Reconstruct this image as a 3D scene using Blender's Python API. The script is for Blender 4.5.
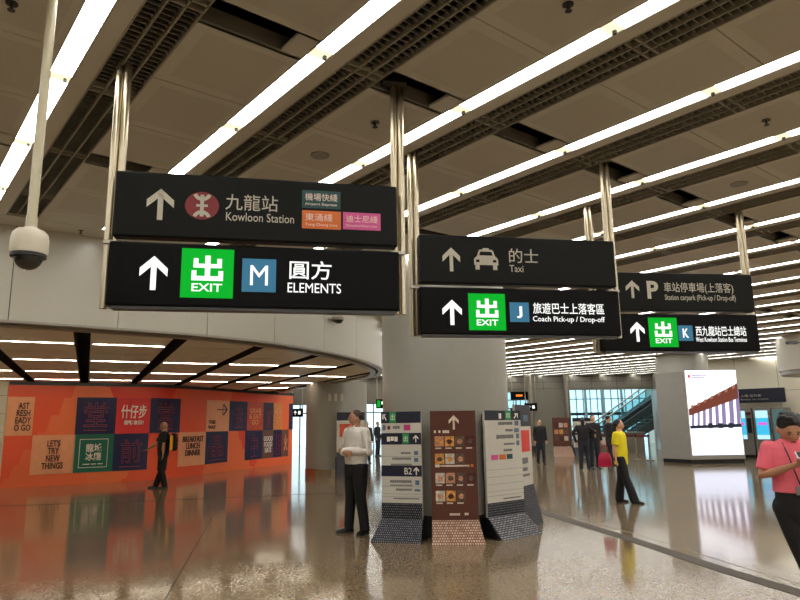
import bpy, bmesh, math, random
from mathutils import Vector, Matrix

for o in list(bpy.data.objects): bpy.data.objects.remove(o, do_unlink=True)
SC = bpy.context.scene
COL = SC.collection
R = math.radians
rnd = random.Random(7)

# ------------------------------------------------------------------ camera, world, exposure
FPX, ROLL, CAMH = 650.0, 0.014, 1.6
PITCH = math.atan((423.0 - 300.0) / FPX)
f_ = Vector((0, math.cos(PITCH), math.sin(PITCH)))
r0 = Vector((1, 0, 0)); u0 = r0.cross(f_)
r_ = r0 * math.cos(ROLL) - u0 * math.sin(ROLL)
u_ = r0 * math.sin(ROLL) + u0 * math.cos(ROLL)
CAMO = Vector((0, 0, CAMH))
cd = bpy.data.cameras.new('camera'); cam = bpy.data.objects.new('camera', cd); COL.objects.link(cam)
cam.matrix_world = Matrix(((r_.x, u_.x, -f_.x, 0), (r_.y, u_.y, -f_.y, 0), (r_.z, u_.z, -f_.z, CAMH), (0, 0, 0, 1)))
cd.sensor_fit = 'HORIZONTAL'; cd.sensor_width = 36.0; cd.lens = 36.0 * FPX / 800.0
cd.clip_start = 0.05; cd.clip_end = 300
SC.camera = cam

world = bpy.data.worlds.new('daylight'); SC.world = world; world.use_nodes = True
bg = world.node_tree.nodes['Background']
bg.inputs[0].default_value = (0.78, 0.92, 1.0, 1); bg.inputs[1].default_value = 2.3
STRIP_E, LOW_E = 12.8, 46.0
SC.view_settings.view_transform = 'Standard'; SC.view_settings.look = 'None'
SC.view_settings.gamma = 1.0; SC.view_settings.use_curve_mapping = False
SC.view_settings.exposure = 0.0
SC.cycles.use_denoising = True
SC.cycles.max_bounces = 8; SC.cycles.diffuse_bounces = 5; SC.cycles.glossy_bounces = 4
SC.cycles.transmission_bounces = 6; SC.cycles.transparent_max_bounces = 12
SC.cycles.sample_clamp_indirect = 6.0
SC.cycles.caustics_reflective = False; SC.cycles.caustics_refractive = False

def ray(x, y): return f_ + r_ * ((x - 400) / FPX) + u_ * ((300 - y) / FPX)
def at_z(x, y, z):
    d = ray(x, y); return CAMO + d * ((z - CAMH) / d.z)
def at_y(x, y, Y):
    d = ray(x, y); return CAMO + d * (Y / d.y)
def proj(p):
    q = Vector(p) - CAMO; w = q.dot(f_)
    return 400 + FPX * q.dot(r_) / w, 300 - FPX * q.dot(u_) / w

# ------------------------------------------------------------------ materials
def lin(c):
    c = c / 255.0
    return c / 12.92 if c <= 0.04045 else ((c + 0.055) / 1.055) ** 2.4
def rgb(*c): return (lin(c[0]), lin(c[1]), lin(c[2]), 1)
MATS = {}
def mat(name, col, rough=0.5, metal=0.0, emit=0.0, spec=0.5, var=0.06, scale=6.0, bump=0.0, coat=0.0):
    if name in MATS: return MATS[name]
    m = bpy.data.materials.new(name); m.use_nodes = True; nt = m.node_tree
    b = nt.nodes['Principled BSDF']
    c = rgb(*col)
    b.inputs['Roughness'].default_value = rough; b.inputs['Metallic'].default_value = metal
    b.inputs['Specular IOR Level'].default_value = spec; b.inputs['Coat Weight'].default_value = coat
    if emit > 0:
        b.inputs['Base Color'].default_value = (c[0]*.12, c[1]*.12, c[2]*.12, 1); b.inputs['Specular IOR Level'].default_value = .1; b.inputs['Roughness'].default_value = .5
        b.inputs['Emission Color'].default_value = c; b.inputs['Emission Strength'].default_value = emit
    else:
        tc = nt.nodes.new('ShaderNodeTexCoord'); n = nt.nodes.new('ShaderNodeTexNoise')
        n.inputs['Scale'].default_value = scale; n.inputs['Detail'].default_value = 3
        nt.links.new(tc.outputs['Object'], n.inputs['Vector'])
        r = nt.nodes.new('ShaderNodeValToRGB')
        r.color_ramp.elements[0].position = 0.3; r.color_ramp.elements[1].position = 0.7
        r.color_ramp.elements[0].color = tuple(v * (1 - var) for v in c[:3]) + (1,)
        r.color_ramp.elements[1].color = tuple(min(1, v * (1 + var)) for v in c[:3]) + (1,)
        nt.links.new(n.outputs['Fac'], r.inputs['Fac']); nt.links.new(r.outputs['Color'], b.inputs['Base Color'])
        if bump > 0:
            bp = nt.nodes.new('ShaderNodeBump'); bp.inputs['Strength'].default_value = bump
            n2 = nt.nodes.new('ShaderNodeTexNoise'); n2.inputs['Scale'].default_value = scale * 5
            nt.links.new(tc.outputs['Object'], n2.inputs['Vector'])
            nt.links.new(n2.outputs['Fac'], bp.inputs['Height']); nt.links.new(bp.outputs['Normal'], b.inputs['Normal'])
    MATS[name] = m
    return m

def floor_material():
    m = bpy.data.materials.new('polished granite'); m.use_nodes = True; nt = m.node_tree; N = nt.nodes; L = nt.links
    b = N['Principled BSDF']; tc = N.new('ShaderNodeTexCoord')
    mp = N.new('ShaderNodeMapping'); mp.inputs['Rotation'].default_value = (0, 0, R(-11.7)); L.new(tc.outputs['Object'], mp.inputs['Vector'])
    v = N.new('ShaderNodeTexVoronoi'); v.inputs['Scale'].default_value = 62; L.new(mp.outputs['Vector'], v.inputs['Vector'])
    r = N.new('ShaderNodeValToRGB'); cr = r.color_ramp
    cr.elements[0].position = 0.0; cr.elements[0].color = rgb(92, 76, 57)
    cr.elements[1].position = 1.0; cr.elements[1].color = rgb(152, 134, 107)
    for p, c in ((.10, (116, 98, 75)), (.2, (132, 114, 89)), (.7, (141, 122, 96))):
        e = cr.elements.new(p); e.color = rgb(*c)
    sep = N.new('ShaderNodeSeparateColor'); L.new(v.outputs['Color'], sep.inputs['Color']); L.new(sep.outputs['Red'], r.inputs['Fac'])
    br = N.new('ShaderNodeTexBrick'); br.offset = 0.0
    br.inputs['Scale'].default_value = 1.0; br.inputs['Brick Width'].default_value = 0.9; br.inputs['Row Height'].default_value = 0.9
    br.inputs['Mortar Size'].default_value = 0.003; br.inputs['Mortar Smooth'].default_value = 0.2
    br.inputs['Color1'].default_value = (1, 1, 1, 1); br.inputs['Color2'].default_value = (0.93, 0.92, 0.9, 1); br.inputs['Mortar'].default_value = (0.72, 0.7, 0.66, 1)
    L.new(mp.outputs['Vector'], br.inputs['Vector'])
    n = N.new('ShaderNodeTexNoise'); n.inputs['Scale'].default_value = 0.5; n.inputs['Detail'].default_value = 4; L.new(mp.outputs['Vector'], n.inputs['Vector'])
    r2 = N.new('ShaderNodeValToRGB'); r2.color_ramp.elements[0].position = .3; r2.color_ramp.elements[1].position = .7
    r2.color_ramp.elements[0].color = (.88, .87, .86, 1); r2.color_ramp.elements[1].color = (1, 1, 1, 1); L.new(n.outputs['Fac'], r2.inputs['Fac'])
    m1 = N.new('ShaderNodeMix'); m1.data_type = 'RGBA'; m1.blend_type = 'MULTIPLY'; m1.inputs[0].default_value = 1
    L.new(r.outputs['Color'], m1.inputs[6]); L.new(br.outputs['Color'], m1.inputs[7])
    m2 = N.new('ShaderNodeMix'); m2.data_type = 'RGBA'; m2.blend_type = 'MULTIPLY'; m2.inputs[0].default_value = 1
    L.new(m1.outputs[2], m2.inputs[6]); L.new(r2.outputs['Color'], m2.inputs[7]); L.new(m2.outputs[2], b.inputs['Base Color'])
    n3 = N.new('ShaderNodeTexNoise'); n3.inputs['Scale'].default_value = 1.3; L.new(mp.outputs['Vector'], n3.inputs['Vector'])
    mr = N.new('ShaderNodeMapRange'); mr.inputs['To Min'].default_value = 0.085; mr.inputs['To Max'].default_value = 0.12
    L.new(n3.outputs['Fac'], mr.inputs['Value']); L.new(mr.outputs['Result'], b.inputs['Roughness'])
    b.inputs['Specular IOR Level'].default_value = 0.6
    return m

def hoarding_material():
    m = bpy.data.materials.new('orange printed vinyl'); m.use_nodes = True; nt = m.node_tree; N = nt.nodes; L = nt.links
    b = N['Principled BSDF']; uv = N.new('ShaderNodeUVMap'); sx = N.new('ShaderNodeSeparateXYZ'); L.new(uv.outputs['UV'], sx.inputs[0])
    def math_(op, a, c):
        q = N.new('ShaderNodeMath'); q.operation = op
        for i, t in enumerate((a, c)):
            if isinstance(t, (int, float)): q.inputs[i].default_value = t
            else: L.new(t, q.inputs[i])
        return q.outputs[0]
    a1 = math_('FLOOR', math_('DIVIDE', math_('ADD', sx.outputs[0], math_('MULTIPLY', sx.outputs[1], 0.75)), 2.3), 0)
    a2 = math_('FLOOR', math_('DIVIDE', math_('SUBTRACT', sx.outputs[0], math_('MULTIPLY', sx.outputs[1], 0.6)), 3.1), 0)
    cb = N.new('ShaderNodeCombineXYZ'); L.new(a1, cb.inputs[0]); L.new(a2, cb.inputs[1])
    w = N.new('ShaderNodeTexWhiteNoise'); w.noise_dimensions = '2D'; L.new(cb.outputs[0], w.inputs['Vector'])
    r = N.new('ShaderNodeValToRGB'); cr = r.color_ramp
    cr.elements[0].color = rgb(240, 62, 44); cr.elements[1].color = rgb(255, 128, 74)
    e = cr.elements.new(.5); e.color = rgb(252, 88, 52)
    L.new(w.outputs['Value'], r.inputs['Fac']); L.new(r.outputs['Color'], b.inputs['Base Color'])
    b.inputs['Roughness'].default_value = 0.35
    return m

def glass_material(name, tint, gl=0.12):
    m = bpy.data.materials.new(name); m.use_nodes = True; nt = m.node_tree; N = nt.nodes; L = nt.links
    N.remove(N['Principled BSDF']); out = N['Material Output']
    t = N.new('ShaderNodeBsdfTransparent'); t.inputs[0].default_value = tint + (1,)
    g = N.new('ShaderNodeBsdfGlossy'); g.inputs['Roughness'].default_value = 0.03
    mx = N.new('ShaderNodeMixShader'); mx.inputs[0].default_value = gl
    L.new(t.outputs[0], mx.inputs[1]); L.new(g.outputs[0], mx.inputs[2]); L.new(mx.outputs[0], out.inputs[0])
    return m

def patterned(name, bgc, fgc, scale=26, rough=0.6, bw=.7, rh=.32, mo=.15):
    m = bpy.data.materials.new(name); m.use_nodes = True; nt = m.node_tree; N = nt.nodes; L = nt.links
    b = N['Principled BSDF']; uv = N.new('ShaderNodeUVMap')
    br = N.new('ShaderNodeTexBrick'); br.inputs['Scale'].default_value = scale
    br.inputs['Color1'].default_value = rgb(*fgc); br.inputs['Color2'].default_value = rgb(*[int(c * .45 + d * .55) for c, d in zip(fgc, bgc)])
    br.inputs['Mortar'].default_value = rgb(*bgc); br.inputs['Mortar Size'].default_value = mo
    br.inputs['Brick Width'].default_value = bw; br.inputs['Row Height'].default_value = rh; br.inputs['Bias'].default_value = -0.2
    L.new(uv.outputs['UV'], br.inputs['Vector']); L.new(br.outputs['Color'], b.inputs['Base Color'])
    b.inputs['Roughness'].default_value = rough
    return m

M = dict(
    panel=mat('ceiling panel painted warm grey', (204, 203, 197), .55, var=.02),
    panel_in=mat('ceiling panel perforated centre', (196, 194, 187), .6, var=.03, scale=40),
    frame=mat('ceiling flat frame', (208, 206, 199), .5, var=.02),
    rail=mat('grille rail', (150, 146, 134), .45, var=.03),
    slat=mat('grille slat', (146, 146, 142), .5, var=.05),
    void=mat('dark ceiling void', (14, 14, 14), .9),
    duct=mat('slot liner', (120, 117, 110), .7), lowpanel=mat('low ceiling panel', (236, 230, 216), .45, var=.02),
    tube=mat('lit light diffuser', (255, 252, 246), emit=STRIP_E),
    coup=mat('light coupling cover', (250, 236, 196), emit=1.3),
    lowtube=mat('lit thin tube', (255, 240, 216), emit=LOW_E),
    bulk=mat('bulkhead white panel', (184, 179, 163), .28, var=.02, scale=1.0),
    lip=mat('bulkhead lip', (150, 146, 134), .35),
    gap=mat('dark joint', (40, 38, 34), .8),
    wall=mat('wall off white panel', (222, 215, 195), .3, var=.02),
    gwall=mat('wall grey cladding', (128, 124, 112), .35, var=.03),
    col=mat('column light grey panel', (160, 158, 148), .3, var=.02),
    steel=mat('brushed steel', (170, 164, 150), .28, metal=1.0, var=.06, scale=20),
    pole=mat('polished steel pole', (196, 184, 158), .3, metal=1.0, var=.02),
    bronze=mat('satin bronze steel', (190, 172, 150), .25, metal=1.0),
    dsteel=mat('dark steel', (70, 70, 70), .35, metal=.8),
    black=mat('sign black gloss', (20, 21, 19), .42, spec=.12),
    lit_black=mat('lit sign black acrylic', (5, 5, 6), .3, spec=.1),
    plastic_b=mat('black plastic', (18, 18, 20), .35),
    pole_w=mat('cream painted tube', (206, 198, 168), .35),
    camw=mat('cream white plastic', (214, 206, 186), .4),
    dome=mat('smoked dome', (8, 8, 9), .06, coat=.6),
    matte_txt=mat('unlit sign lettering', (196, 190, 172), .5),
    white_txt=mat('lit white lettering', (255, 255, 252), emit=1.15),
    green=mat('lit green exit face', (0, 182, 42), emit=.92),
    blue=mat('lit blue exit letter face', (70, 132, 164), emit=.7),
    teal=mat('teal label', (16, 68, 70), .5), orange=mat('orange label', (214, 108, 36), .5), pink=mat('pink label', (214, 84, 150), .5),
    lt_txt=mat('pale label lettering', (236, 214, 200), .5), red=mat('dark red logo', (128, 22, 27), .45),
    navy=mat('poster navy', (24, 24, 74), .4), peach=mat('poster peach', (255, 176, 130), .4), pgreen=mat('poster green', (12, 108, 84), .4),
    pred=mat('poster bright red', (232, 52, 52), .4), pbrown=mat('poster taupe', (120, 78, 66), .4), pdk=mat('poster slate', (52, 44, 72), .4), pdeep=mat('poster orange red', (216, 84, 52), .4), pamb=mat('poster amber', (236, 146, 76), .4),
    ink=mat('brown ink', (70, 38, 30), .5), line=mat('thin red line', (216, 84, 80), .5), pwhite=mat('poster white', (246, 240, 228), .5),
    tw=mat('totem white board', (206, 202, 190), .45, var=.02), tn=mat('totem navy band', (24, 28, 48), .4), tb=mat('totem brown board', (88, 44, 30), .4, var=.04),
    tg=mat('totem green label', (40, 150, 84), .5), tgrey=mat('totem grey lettering', (120, 120, 118), .5), tcream=mat('totem cream lettering', (226, 210, 190), .5),
    tblue=mat('totem slate icon', (92, 116, 140), .5), tmag=mat('totem magenta icon', (190, 50, 120), .5), tred=mat('totem red poster', (226, 60, 50), .4),
    skin=mat('skin', (214, 164, 132), .5, var=.04, scale=14), skin_d=mat('skin tanned', (184, 134, 104), .5, var=.04, scale=14),
    hair=mat('black hair', (20, 16, 15), .5, var=.3, scale=60), hair_g=mat('short greying hair', (70, 58, 50), .7, var=.3, scale=60),
    shirt_w=mat('white shirt cotton', (226, 220, 210), .8, var=.03, bump=.1), trouser=mat('black trouser cloth', (17, 17, 19), .8, bump=.1),
    shoe=mat('black leather', (12, 12, 12), .3), tee_y=mat('yellow jersey', (232, 214, 24), .8, bump=.1), bag_p=mat('crimson leather bag', (196, 30, 74), .45),
    tee_p=mat('pink polo knit', (236, 108, 124), .85, bump=.12), tee_b=mat('black jersey', (15, 15, 17), .8, bump=.1),
    yel=mat('yellow strap', (240, 176, 20), .6), coat=mat('dark coat', (26, 26, 30), .8), denim=mat('dark denim', (34, 38, 48), .8),
    phone=mat('white phone', (225, 225, 225), .3), eye=mat('eye', (20, 14, 12), .3), lips=mat('lips', (140, 76, 66), .5),
    screen_w=mat('screen white', (246, 246, 255), emit=1.9), screen_c=mat('screen pale cloud', (222, 226, 246), emit=1.7),
    screen_b=mat('screen brown timber', (120, 66, 52), emit=1.0), screen_l=mat('screen lilac column', (146, 132, 176), emit=1.0), screen_d=mat('screen dark line', (52, 54, 66), emit=.8), screen_r=mat('screen red mark', (226, 40, 70), emit=1.2), screen_t=mat('screen tan', (170, 116, 96), emit=1.1),
    cyan=mat('kiosk cyan screen', (70, 196, 240), emit=1.0), cyan_l=mat('kiosk pale screen', (190, 236, 250), emit=1.1), mag=mat('kiosk magenta', (220, 90, 200), emit=1.2),
    housing=mat('satin grey housing', (158, 155, 148), .38, metal=.25, var=.03), dimscr=mat('dim teal display', (120, 168, 170), emit=.35), kiosk=mat('kiosk grey steel', (142, 140, 134), .35, metal=.4), amber=mat('amber sign letters', (255, 130, 40), emit=1.5),
    maroon=mat('maroon belt', (92, 18, 30), .6), rubber=mat('escalator black', (22, 24, 26), .5), esc=mat('escalator side cladding', (70, 76, 78), .35, metal=.3),
    mull=mat('grey mullion', (128, 146, 152), .4), drain=mat('drain slot', (44, 36, 28), .7), drain_rib=mat('drain rib', (104, 92, 76), .5), brass=mat('dark joint strip', (50, 42, 34), .8),
)
M['floor'] = floor_material(); M['hoard'] = hoarding_material()
M['glass'] = glass_material('clear window glass', (.93, .98, .98)); M['tint'] = glass_material('cyan tinted glass', (.72, .88, .92), .06); M['balu'] = glass_material('balustrade glass', (.80, .9, .9), .1)
M['pat_n'] = patterned('navy dashed print', (20, 22, 34), (150, 152, 160), 15, bw=.45, rh=.5)
M['pat_b'] = patterned('brown woven print', (104, 62, 46), (206, 176, 150), 15, bw=.5, rh=.55, mo=.09)
M['pat_g'] = patterned('charcoal woven print', (26, 27, 34), (140, 140, 144), 13, bw=.9, rh=.4, mo=.1)

# ------------------------------------------------------------------ mesh helpers
class MB:
    def __init__(s): s.v = []; s.f = []; s.m = []; s.uv = {}
    def face(s, pts, m=0):
        i = len(s.v); s.v += [tuple(p) for p in pts]; s.f.append(tuple(range(i, i + len(pts)))); s.m.append(m)
    def box(s, x0, x1, y0, y1, z0, z1, m=0, X=None):
        P = [Vector((x, y, z)) for z in (z0, z1) for y in (y0, y1) for x in (x0, x1)]
        if X is not None: P = [X @ p for p in P]
        i = len(s.v); s.v += [tuple(p) for p in P]
        for q in ((0, 2, 3, 1), (4, 5, 7, 6), (0, 1, 5, 4), (2, 6, 7, 3), (0, 4, 6, 2), (1, 3, 7, 5)):
            s.f.append(tuple(i + k for k in q)); s.m.append(m)
        return s
    def hexa(s, b, t, m=0):   # bottom 4, top 4 points
        i = len(s.v); n = len(b); s.v += [tuple(p) for p in b] + [tuple(p) for p in t]
        s.f.append(tuple(i + k for k in reversed(range(n)))); s.m.append(m)
        s.f.append(tuple(i + n + k for k in range(n))); s.m.append(m)
        for k in range(n):
            j = (k + 1) % n; s.f.append((i + k, i + j, i + n + j, i + n + k)); s.m.append(m)
        return s
    def prism(s, poly, z0, z1, m=0): return s.hexa([(x, y, z0) for x, y in poly], [(x, y, z1) for x, y in poly], m)
    def plate(s, poly, y0, y1, m=0):   # polygon in x,z, thickness along y
        return s.hexa([(x, y0, z) for x, z in poly], [(x, y1, z) for x, z in poly], m)
    def loft(s, rings, m=0, cap=True):
        n = len(rings[0]); i = len(s.v)
        for r in rings: s.v += [tuple(p) for p in r]
        for a in range(len(rings) - 1):
            for k in range(n):
                j = (k + 1) % n
                s.f.append((i + a*n + k, i + a*n + j, i + (a+1)*n + j, i + (a+1)*n + k)); s.m.append(m)
        if cap:
            s.f.append(tuple(i + k for k in reversed(range(n)))); s.m.append(m)
            e = i + (len(rings) - 1) * n; s.f.append(tuple(e + k for k in range(n))); s.m.append(m)
        return s
    def cyl(s, c0, c1, r0_, r1_=None, n=16, m=0, ry=1.0, ref=None):
        return s.tube([c0, c1], [r0_, r0_ if r1_ is None else r1_], n, m, ref=ref, ry=ry)
    def tube(s, pts, rad, n=12, m=0, ref=None, ry=1.0, rnd_end=False):
        pts = [Vector(p) for p in pts]; ref = Vector(ref) if ref else Vector((1, 0, 0.001))
        if rnd_end:
            d0 = (pts[0] - pts[1]).normalized(); d1 = (pts[-1] - pts[-2]).normalized(); a, b = rad[0], rad[-1]
            pts = [pts[0] + d0 * a * .9, pts[0] + d0 * a * .55] + pts + [pts[-1] + d1 * b * .55, pts[-1] + d1 * b * .9]
            rad = [a * .4, a * .83] + list(rad) + [b * .83, b * .4]
        rings = []
        for k, p in enumerate(pts):
            t = (pts[min(k + 1, len(pts) - 1)] - pts[max(k - 1, 0)]).normalized()
            a = ref - t * ref.dot(t)
            if a.length < 1e-3: a = Vector((0, 1, 0)) - t * t.y
            a.normalize(); b = t.cross(a)
            rings.append([p + a * (math.cos(q) * rad[k]) + b * (math.sin(q) * rad[k] * ry) for q in (2 * math.pi * j / n for j in range(n))])
        return s.loft(rings, m)
    def ell(s, c, rx, ry, rz, n=20, k=12, m=0, fn=None, X=None):
        c = Vector(c); rings = []
        for a in range(1, k):
            th = -math.pi / 2 + math.pi * a / k; ring = []
            for j in range(n):
                ph = 2 * math.pi * j / n
                d = Vector((math.cos(th) * math.cos(ph), math.cos(th) * math.sin(ph), math.sin(th)))
                p = Vector((d.x * rx, d.y * ry, d.z * rz))
                if fn: p = fn(d, p)
                if X is not None: p = X @ p
                ring.append(c + p)
            rings.append(ring)
        return s.loft(rings, m)
    def build(s, name, mats, parent=None, smooth=False, bevel=0.0, loc=None, rotz=None, uvf=None, mods=None):
        me = bpy.data.meshes.new(name); me.from_pydata(s.v, [], s.f)
        mats = mats if isinstance(mats, (list, tuple)) else [mats]
        for m in mats: me.materials.append(m)
        for p, mi in zip(me.polygons, s.m): p.material_index = mi; p.use_smooth = smooth
        bm = bmesh.new(); bm.from_mesh(me)
        bmesh.ops.recalc_face_normals(bm, faces=bm.faces)
        if bevel > 0:
            es = [e for e in bm.edges if len(e.link_faces) == 2 and e.calc_face_angle(0) > 0.6]
            bmesh.ops.bevel(bm, geom=es, offset=bevel, segments=2, affect='EDGES', profile=.5)
        bm.to_mesh(me); bm.free()
        if uvf:
            ul = me.uv_layers.new(name='UVMap')
            for l in me.loops: ul.data[l.index].uv = uvf(me.vertices[l.vertex_index].co)
        o = bpy.data.objects.new(name, me); COL.objects.link(o)
        if smooth:
            try: me.set_sharp_from_angle(angle=R(40))
            except Exception: pass
        if loc is not None: o.location = loc
        if rotz is not None: o.rotation_euler = (0, 0, rotz)
        if parent is not None: o.parent = parent
        return o

def remeshed(mb, name, material, parent, voxel=.01, smooth=3, hi=None):
    o = mb.build(name, material, parent)
    md = o.modifiers.new('r', 'REMESH'); md.mode = 'VOXEL'; md.voxel_size = voxel; md.use_smooth_shade = True
    if smooth:
        sm = o.modifiers.new('s', 'SMOOTH'); sm.factor = .5; sm.iterations = smooth
    dg = bpy.context.evaluated_depsgraph_get()
    me = bpy.data.meshes.new_from_object(o.evaluated_get(dg))
    o.modifiers.clear(); old = o.data; o.data = me; bpy.data.meshes.remove(old); me.name = name
    for p in me.polygons: p.use_smooth = True
    if not me.materials: me.materials.append(material)
    return o

def thing(name, label, cat, loc=(0, 0, 0), rotz=0, group=None):
    o = bpy.data.objects.new(name, None); COL.objects.link(o); o.location = loc; o.rotation_euler = (0, 0, rotz)
    o.empty_display_size = .1
    return tag(o, label, cat, group)
def tag(o, label, cat, group=None):
    o['label'] = label; o['category'] = cat
    if group: o['group'] = group
    return o
def struct(o): o['kind'] = 'structure'; return o

def text(name, s, x0, x1, z0, z1, y, material, parent, thick=.002, bold=0.0, outline=0.0, spacing=1.0, hang=None, lines=1.0):
    cu = bpy.data.curves.new(name, 'FONT'); cu.body = s; cu.size = 1.0; cu.resolution_u = 3; cu.space_character = spacing; cu.space_line = lines
    if outline > 0:
        cu.fill_mode = 'NONE'; cu.bevel_depth = outline; cu.bevel_resolution = 0
    else:
        cu.extrude = .01; cu.offset = bold
    if '\n' in s: cu.align_x = 'CENTER'
    t = bpy.data.objects.new(name, cu); COL.objects.link(t)
    dg = bpy.context.evaluated_depsgraph_get()
    me = bpy.data.meshes.new_from_object(t.evaluated_get(dg))
    bpy.data.objects.remove(t, do_unlink=True); bpy.data.curves.remove(cu)
    if len(me.vertices) == 0: print('EMPTY TEXT', s); return None
    xs = [v.co.x for v in me.vertices]; ys = [v.co.y for v in me.vertices]; zs = [v.co.z for v in me.vertices]
    a, b, c, d = min(xs), max(xs), min(ys), max(ys); e, g = min(zs), max(zs)
    for v in me.vertices:
        p = v.co.copy()
        v.co = (x0 + (p.x - a) / (b - a) * (x1 - x0), y - thick * (p.z - e) / max(1e-6, g - e), z0 + (p.y - c) / (d - c) * (z1 - z0))
    me.materials.clear(); me.materials.append(material)
    me.name = name
    o = bpy.data.objects.new(name, me); COL.objects.link(o); o.parent = parent
    return o

def arrow_polys(cx, z0, z1, w):
    """upward arrow with swept barbs: list of convex polygons in x,z"""
    h = z1 - z0; sw = w * .2
    return [[(cx - sw/2, z0), (cx + sw/2, z0), (cx + sw/2, z1 - h*.16), (cx - sw/2, z1 - h*.16)],
            [(cx, z1), (cx - w/2, z1 - h*.36), (cx - w/2, z1 - h*.60), (cx, z1 - h*.24)],
            [(cx, z1), (cx, z1 - h*.24), (cx + w/2, z1 - h*.60), (cx + w/2, z1 - h*.36)]]
EACH = {'picture_beam_lights', 'green_label', 'icon_tile', 'rule_line'}
def plates(name, polys, y0, y1, material, parent, X=None):
    if name in EACH and len(polys) > 1:
        return [plates(name, [p], y0, y1, material, parent) for p in polys][-1]
    mb = MB()
    for p in polys: mb.plate(p, y0, y1)
    return mb.build(name, material, parent)
def rect(x0, x1, z0, z1): return [(x0, z0), (x1, z0), (x1, z1), (x0, z1)]

def catmull(pts, n=12):
    P = [Vector(p) for p in pts]; out = []
    for i in range(len(P) - 1):
        p0 = P[max(i-1, 0)]; p1 = P[i]; p2 = P[i+1]; p3 = P[min(i+2, len(P)-1)]
        for k in range(n):
            t = k / n
            out.append(0.5 * ((2*p1) + (-p0+p2)*t + (2*p0-5*p1+4*p2-p3)*t*t + (-p0+3*p1-3*p2+p3)*t**3))
    out.append(P[-1]); return out
def offset_curve(C, d):   # + d = to the right of travel
    out = []
    for i, p in enumerate(C):
        t = (C[min(i+1, len(C)-1)] - C[max(i-1, 0)]).normalized()
        out.append(p + Vector((t.y, -t.x)) * d)
    return out

# ------------------------------------------------------------------ plan
ZC, ZL = 4.1, 2.9
AU, AL = R(39.0), R(25.5)
BULK = catmull([(-10, 5.0), (-8.3, 5.7), (-6.6, 6.6), (-4.96, 7.70), (-4.0, 8.42), (-2.89, 9.32), (-2.02, 10.39), (-1.37, 11.73),
                (-.85, 13.2), (-.52, 14.9), (-.46, 16.6), (-.72, 18.2), (-1.5, 20.0), (-3.0, 22.6), (-4.2, 25.2), (-5.2, 29), (-6.4, 36.5)], 10)
BORD = offset_curve(BULK, .42)
HOARD = catmull([(-10.95, 18.25), (-8.83, 19.61), (-7.72, 20.44), (-6.95, 21.9), (-6.39, 23.49), (-5.5, 25.7), (-4.61, 27.94)], 10)

# floor and shell
mb = MB(); mb.box(-16, 24, -10, 52, -.2, 0); struct(mb.build('floor', M['floor']))

# main ceiling in its own turned frame: local x = across the light strips, local y = along them
cu_, su_ = math.cos(AU), math.sin(AU)
def to_uv(p): return Vector((p[0]*cu_ + p[1]*su_, -p[0]*su_ + p[1]*cu_))   # (v, u)
BL = [to_uv(p) for p in BORD]
def u_end(v):
    best = (36.5 - su_ * v) / cu_
    for a, b in zip(BL[:-1], BL[1:]):
        if (a.x - v) * (b.x - v) <= 0 and abs(a.x - b.x) > 1e-6:
            best = min(best, a.y + (b.y - a.y) * (v - a.x) / (b.x - a.x))
    return best
def u_start(v): return max((cu_ * v - 21) / su_, (-9.5 - su_ * v) / cu_)
PITCHV, PU = 1.34, 2.82
K0, K1 = -6, 25
S0 = 3.51      # a slot row and strip seam lies at this u
mb = MB()      # 0 panel 1 inner 2 frame 3 void 4 duct
def band(v0, v1, ua, ub0, ub1, z, m, thick=.02):
    mb.prism([(v0, ua), (v1, ua), (v1, ub1), (v0, ub0)], z, z + thick, m)
for k in range(K0, K1 + 1):
    v = .82 + PITCHV * k
    us = u_start(v)
    e = lambda q: u_end(q)
    if e(v) - us < .3: continue
    band(v + .08, v + .20, us, e(v + .08), e(v + .20), ZC, 2)          # flat frame right of the light
    pa, pb = v + .53, v + PITCHV - .07                                    # panel band
    cuts = []
    n0 = math.floor((us - S0) / PU) - 1
    u = S0 + n0 * PU
    while u < max(e(pa), e(pb)):
        cuts += [(u + .13, u + .98), (u + .988, u + 1.86), (u + 1.868, u + PU - .13)]
        mb.box(pa, pb, u - .15, u - .13, ZC, ZC + .13, 4); mb.box(pa, pb, u + .13, u + .15, ZC, ZC + .13, 4)
        mb.box(pb - .16, pb, u - .13, u + .13, ZC + .01, ZC + .03, 0)
        u += PU
    for a, b in cuts:
        ea, eb = e(pa), e(pb)
        if b < us or a > max(ea, eb): continue
        a = max(a, us); b0, b1 = min(b, ea), min(b, eb)
        if b0 <= a + .01 or b1 <= a + .01:
            b0, b1 = max(b0, a + .01), max(b1, a + .01)
        band(pa, pb, a, b0, b1, ZC, 0)
        if min(b0, b1) == b and b - a > .4: mb.box(pa + .09, pb - .06, a + .09, b - .09, ZC - .0006, ZC, 1)
mb.prism([tuple(to_uv(p)) for p in ((-15, -9.7), (20.7, -9.7), (20.7, 36.6), (-15, 36.6))], ZC + .55, ZC + .6, 3)
ceil = struct(mb.build('ceiling', [M['panel'], M['panel_in'], M['frame'], M['void'], M['duct']], rotz=AU))
# trim border following the bulkhead
mb = MB()
for i in range(len(BULK) - 1):
    a, b, c, d = BULK[i], BULK[i+1], BORD[i+1], BORD[i]
    mb.hexa([(p.x, p.y, ZC - .006) for p in (a, d, c, b)], [(p.x, p.y, ZC + .03) for p in (a, d, c, b)])
struct(mb.build('trim_1', M['frame']))

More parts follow.
